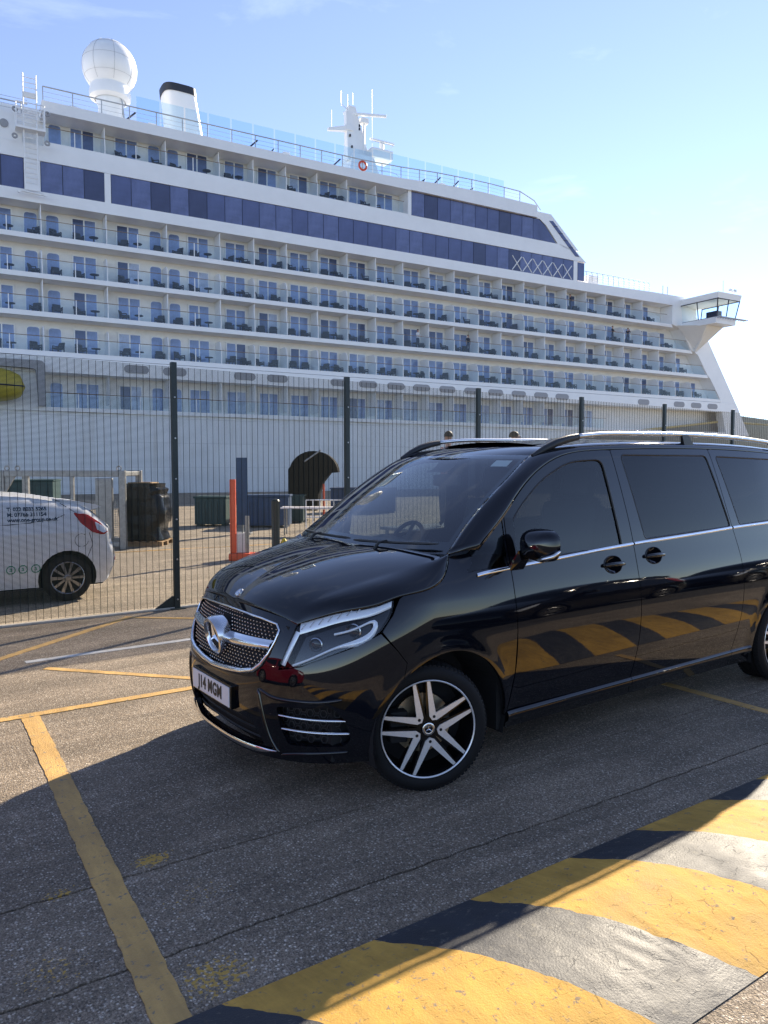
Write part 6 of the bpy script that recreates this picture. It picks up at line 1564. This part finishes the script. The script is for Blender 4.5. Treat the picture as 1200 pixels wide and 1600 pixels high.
# ------------------------------------------------------------------ people
def person_mesh(pose):
    """one continuous skinned body; returns evaluated mesh. joints in metres, z up, facing -y"""
    J = {'pel': (0, 0, .95, .13, .10), 'waist': (0, 0, 1.10, .125, .09), 'chest': (0, .0, 1.32, .155, .105), 'neckb': (0, .0, 1.47, .07, .065), 'neck': (0, -.01, 1.53, .052, .052), 'jaw': (0, -.03, 1.60, .068, .078), 'head': (0, -.015, 1.68, .078, .095), 'crown': (0, -.01, 1.74, .06, .07),
         'ls': (.17, 0, 1.42, .06, .06), 'rs': (-.17, 0, 1.42, .06, .06)}
    J['le'], J['lw'], J['lh'] = pose['l']; J['re'], J['rw'], J['rh'] = pose['r']
    for s_, k in ((1, 'l'), (-1, 'r')):
        J[k+'hip'] = (.10*s_, 0, .90, .10, .10); J[k+'kn'] = (.11*s_, -.02, .50, .062, .066); J[k+'an'] = (.11*s_, .02, .09, .042, .045); J[k+'toe'] = (.12*s_, -.14, .04, .042, .032)
    E_ = [('pel', 'waist'), ('waist', 'chest'), ('chest', 'neckb'), ('neckb', 'neck'), ('neck', 'jaw'), ('jaw', 'head'), ('head', 'crown'), ('chest', 'ls'), ('ls', 'le'), ('le', 'lw'), ('lw', 'lh'), ('chest', 'rs'), ('rs', 're'), ('re', 'rw'), ('rw', 'rh'), ('pel', 'lhip'), ('lhip', 'lkn'), ('lkn', 'lan'), ('lan', 'ltoe'), ('pel', 'rhip'), ('rhip', 'rkn'), ('rkn', 'ran'), ('ran', 'rtoe')]
    ks = list(J); me = bpy.data.meshes.new('p'); me.from_pydata([J[k][:3] for k in ks], [(ks.index(a), ks.index(b)) for a, b in E_], [])
    o = bpy.data.objects.new('p', me); COL.objects.link(o)
    md = o.modifiers.new('s', 'SKIN'); md.use_smooth_shade = True
    sv = me.skin_vertices[0].data
    for i, k in enumerate(ks): sv[i].radius = J[k][3:5]; sv[i].use_root = (k == 'pel')
    ss = o.modifiers.new('d', 'SUBSURF'); ss.levels = 2; ss.render_levels = 2
    dg = bpy.context.evaluated_depsgraph_get(); res = bpy.data.meshes.new_from_object(o.evaluated_get(dg)); bpy.data.objects.remove(o)
    return res
REL = {'l': ((.22, .03, 1.15, .042, .042), (.22, -.06, .92, .032, .034), (.215, -.09, .83, .036, .024)), 'r': ((-.22, .03, 1.15, .042, .042), (-.22, -.06, .92, .032, .034), (-.215, -.09, .83, .036, .024))}
LEAN = {'l': ((.25, -.10, 1.18, .042, .042), (.20, -.33, 1.10, .032, .034), (.16, -.41, 1.09, .036, .024)), 'r': ((-.25, -.10, 1.18, .042, .042), (-.20, -.33, 1.10, .032, .034), (-.16, -.41, 1.09, .036, .024))}
PHOTO = {'l': ((.26, -.14, 1.25, .042, .042), (.10, -.30, 1.42, .032, .034), (.05, -.33, 1.50, .036, .024)), 'r': ((-.26, -.14, 1.25, .042, .042), (-.10, -.30, 1.42, .032, .034), (-.05, -.33, 1.50, .036, .024))}
bodies = {}
hairm = MB(); hairm.lathe([(.088*math.sin(a), .098*math.cos(a)) for a in np.linspace(0, 1.75, 9)], 18); hairm.v = [(x*1.0, y*1.12+.012, z+1.70) for x, y, z in hairm.v]; hair_me = hairm.mesh('hair', 180)
def person(loc, rz, pose, shirt, label, key, grp=None):
    me = person_mesh(pose); me.name = 'person'
    me.materials.clear()
    for mn in (shirt, 'trousers', 'skin'): me.materials.append(MATS[mn])
    for p in me.polygons:
        c = p.center; p.use_smooth = True
        arm = abs(c.x) > .19 or c.y < -.16
        p.material_index = 1 if (c.z < .98 and abs(c.x) < .20) else (2 if c.z > 1.485 and abs(c.x) < .15 or (arm and math.dist((c.x, c.y, c.z), pose['l'][2][:3]) < .20) or (arm and math.dist((c.x, c.y, c.z), pose['r'][2][:3]) < .20) else 0)
    o = link('person', me); o.location = loc; o.rotation_euler.z = rz; tag(o, label, 'person', grp)
    h = link('hair', hair_me, 'hair', o)
    # simple face: nose, eyes and mouth keep the head readable at this size
    f = MB(); f.add([(-.012, -.108, 1.655), (.012, -.108, 1.655), (0, -.132, 1.650), (0, -.105, 1.69)], [(0, 1, 2), (1, 3, 2), (3, 0, 2)]); link('nose', f.mesh('nose'), 'skin', o)
    e_ = MB()
    for x in (-.03, .03): e_.lathe([(0, .012), (.011, .008), (.013, 0)], 8, Matrix.Translation((x, -.103, 1.69)) @ Matrix.Rotation(R(90), 4, 'X'))
    link('eyes', e_.mesh('eyes'), 'hair', o)
    m_ = MB(); m_.box(-.022, .022, -.112, -.10, 1.612, 1.620); link('mouth', m_.mesh('mouth'), 'shirt_red', o)
    return o
# platform for the two people behind the fence
pf = empty('boarding_platform', (8.1, 6.75, 0), 0); tag(pf, 'low steel boarding platform hidden behind the black van', 'platform')
MB().bbox(-1.6, 1.6, -.8, .8, .60, .66, .01).build('deck_plate', 'galv_steel', pf)
for x in (-1.5, 1.5):
    for y in (-.7, .7): MB().tube([(x, y, 0), (x, y, .60)], .04, 6).build('platform_leg', 'galv_steel', pf)
person((7.56, 6.81, .665), R(150), PHOTO, 'shirt_red', 'person in a reddish top behind the fence, nearer the windscreen', 0)
person((8.64, 6.15, .665), R(40), REL, 'shirt_red', 'person with dark hair behind the fence, farther from the windscreen', 1)
for (s, y, z, rz, ps, sh, lb) in ((35.2, .45, 13.03, .2, LEAN, 'shirt_white', 'person in a pale top at an open balcony door on the third row'),
        (41.0, .45, 13.03, -.1, REL, 'shirt_dark', 'person in a dark top at the balcony rail on the third row'),
        (60.6, .45, 15.73, .3, LEAN, 'shirt_dark', 'person in dark clothes leaning on the second row balcony rail near the bow'),
        (63.0, .45, 15.73, -.5, PHOTO, 'shirt_dark', 'person raising both arms on the second row balcony near the bow'),
        (54.3, .5, 18.45, .9, LEAN, 'shirt_dark', 'person bending over the rail on the first balcony row below the windows')):
    person(ship_w(s, y, z), SHIP_RZ+rz, ps, sh, lb, 2)
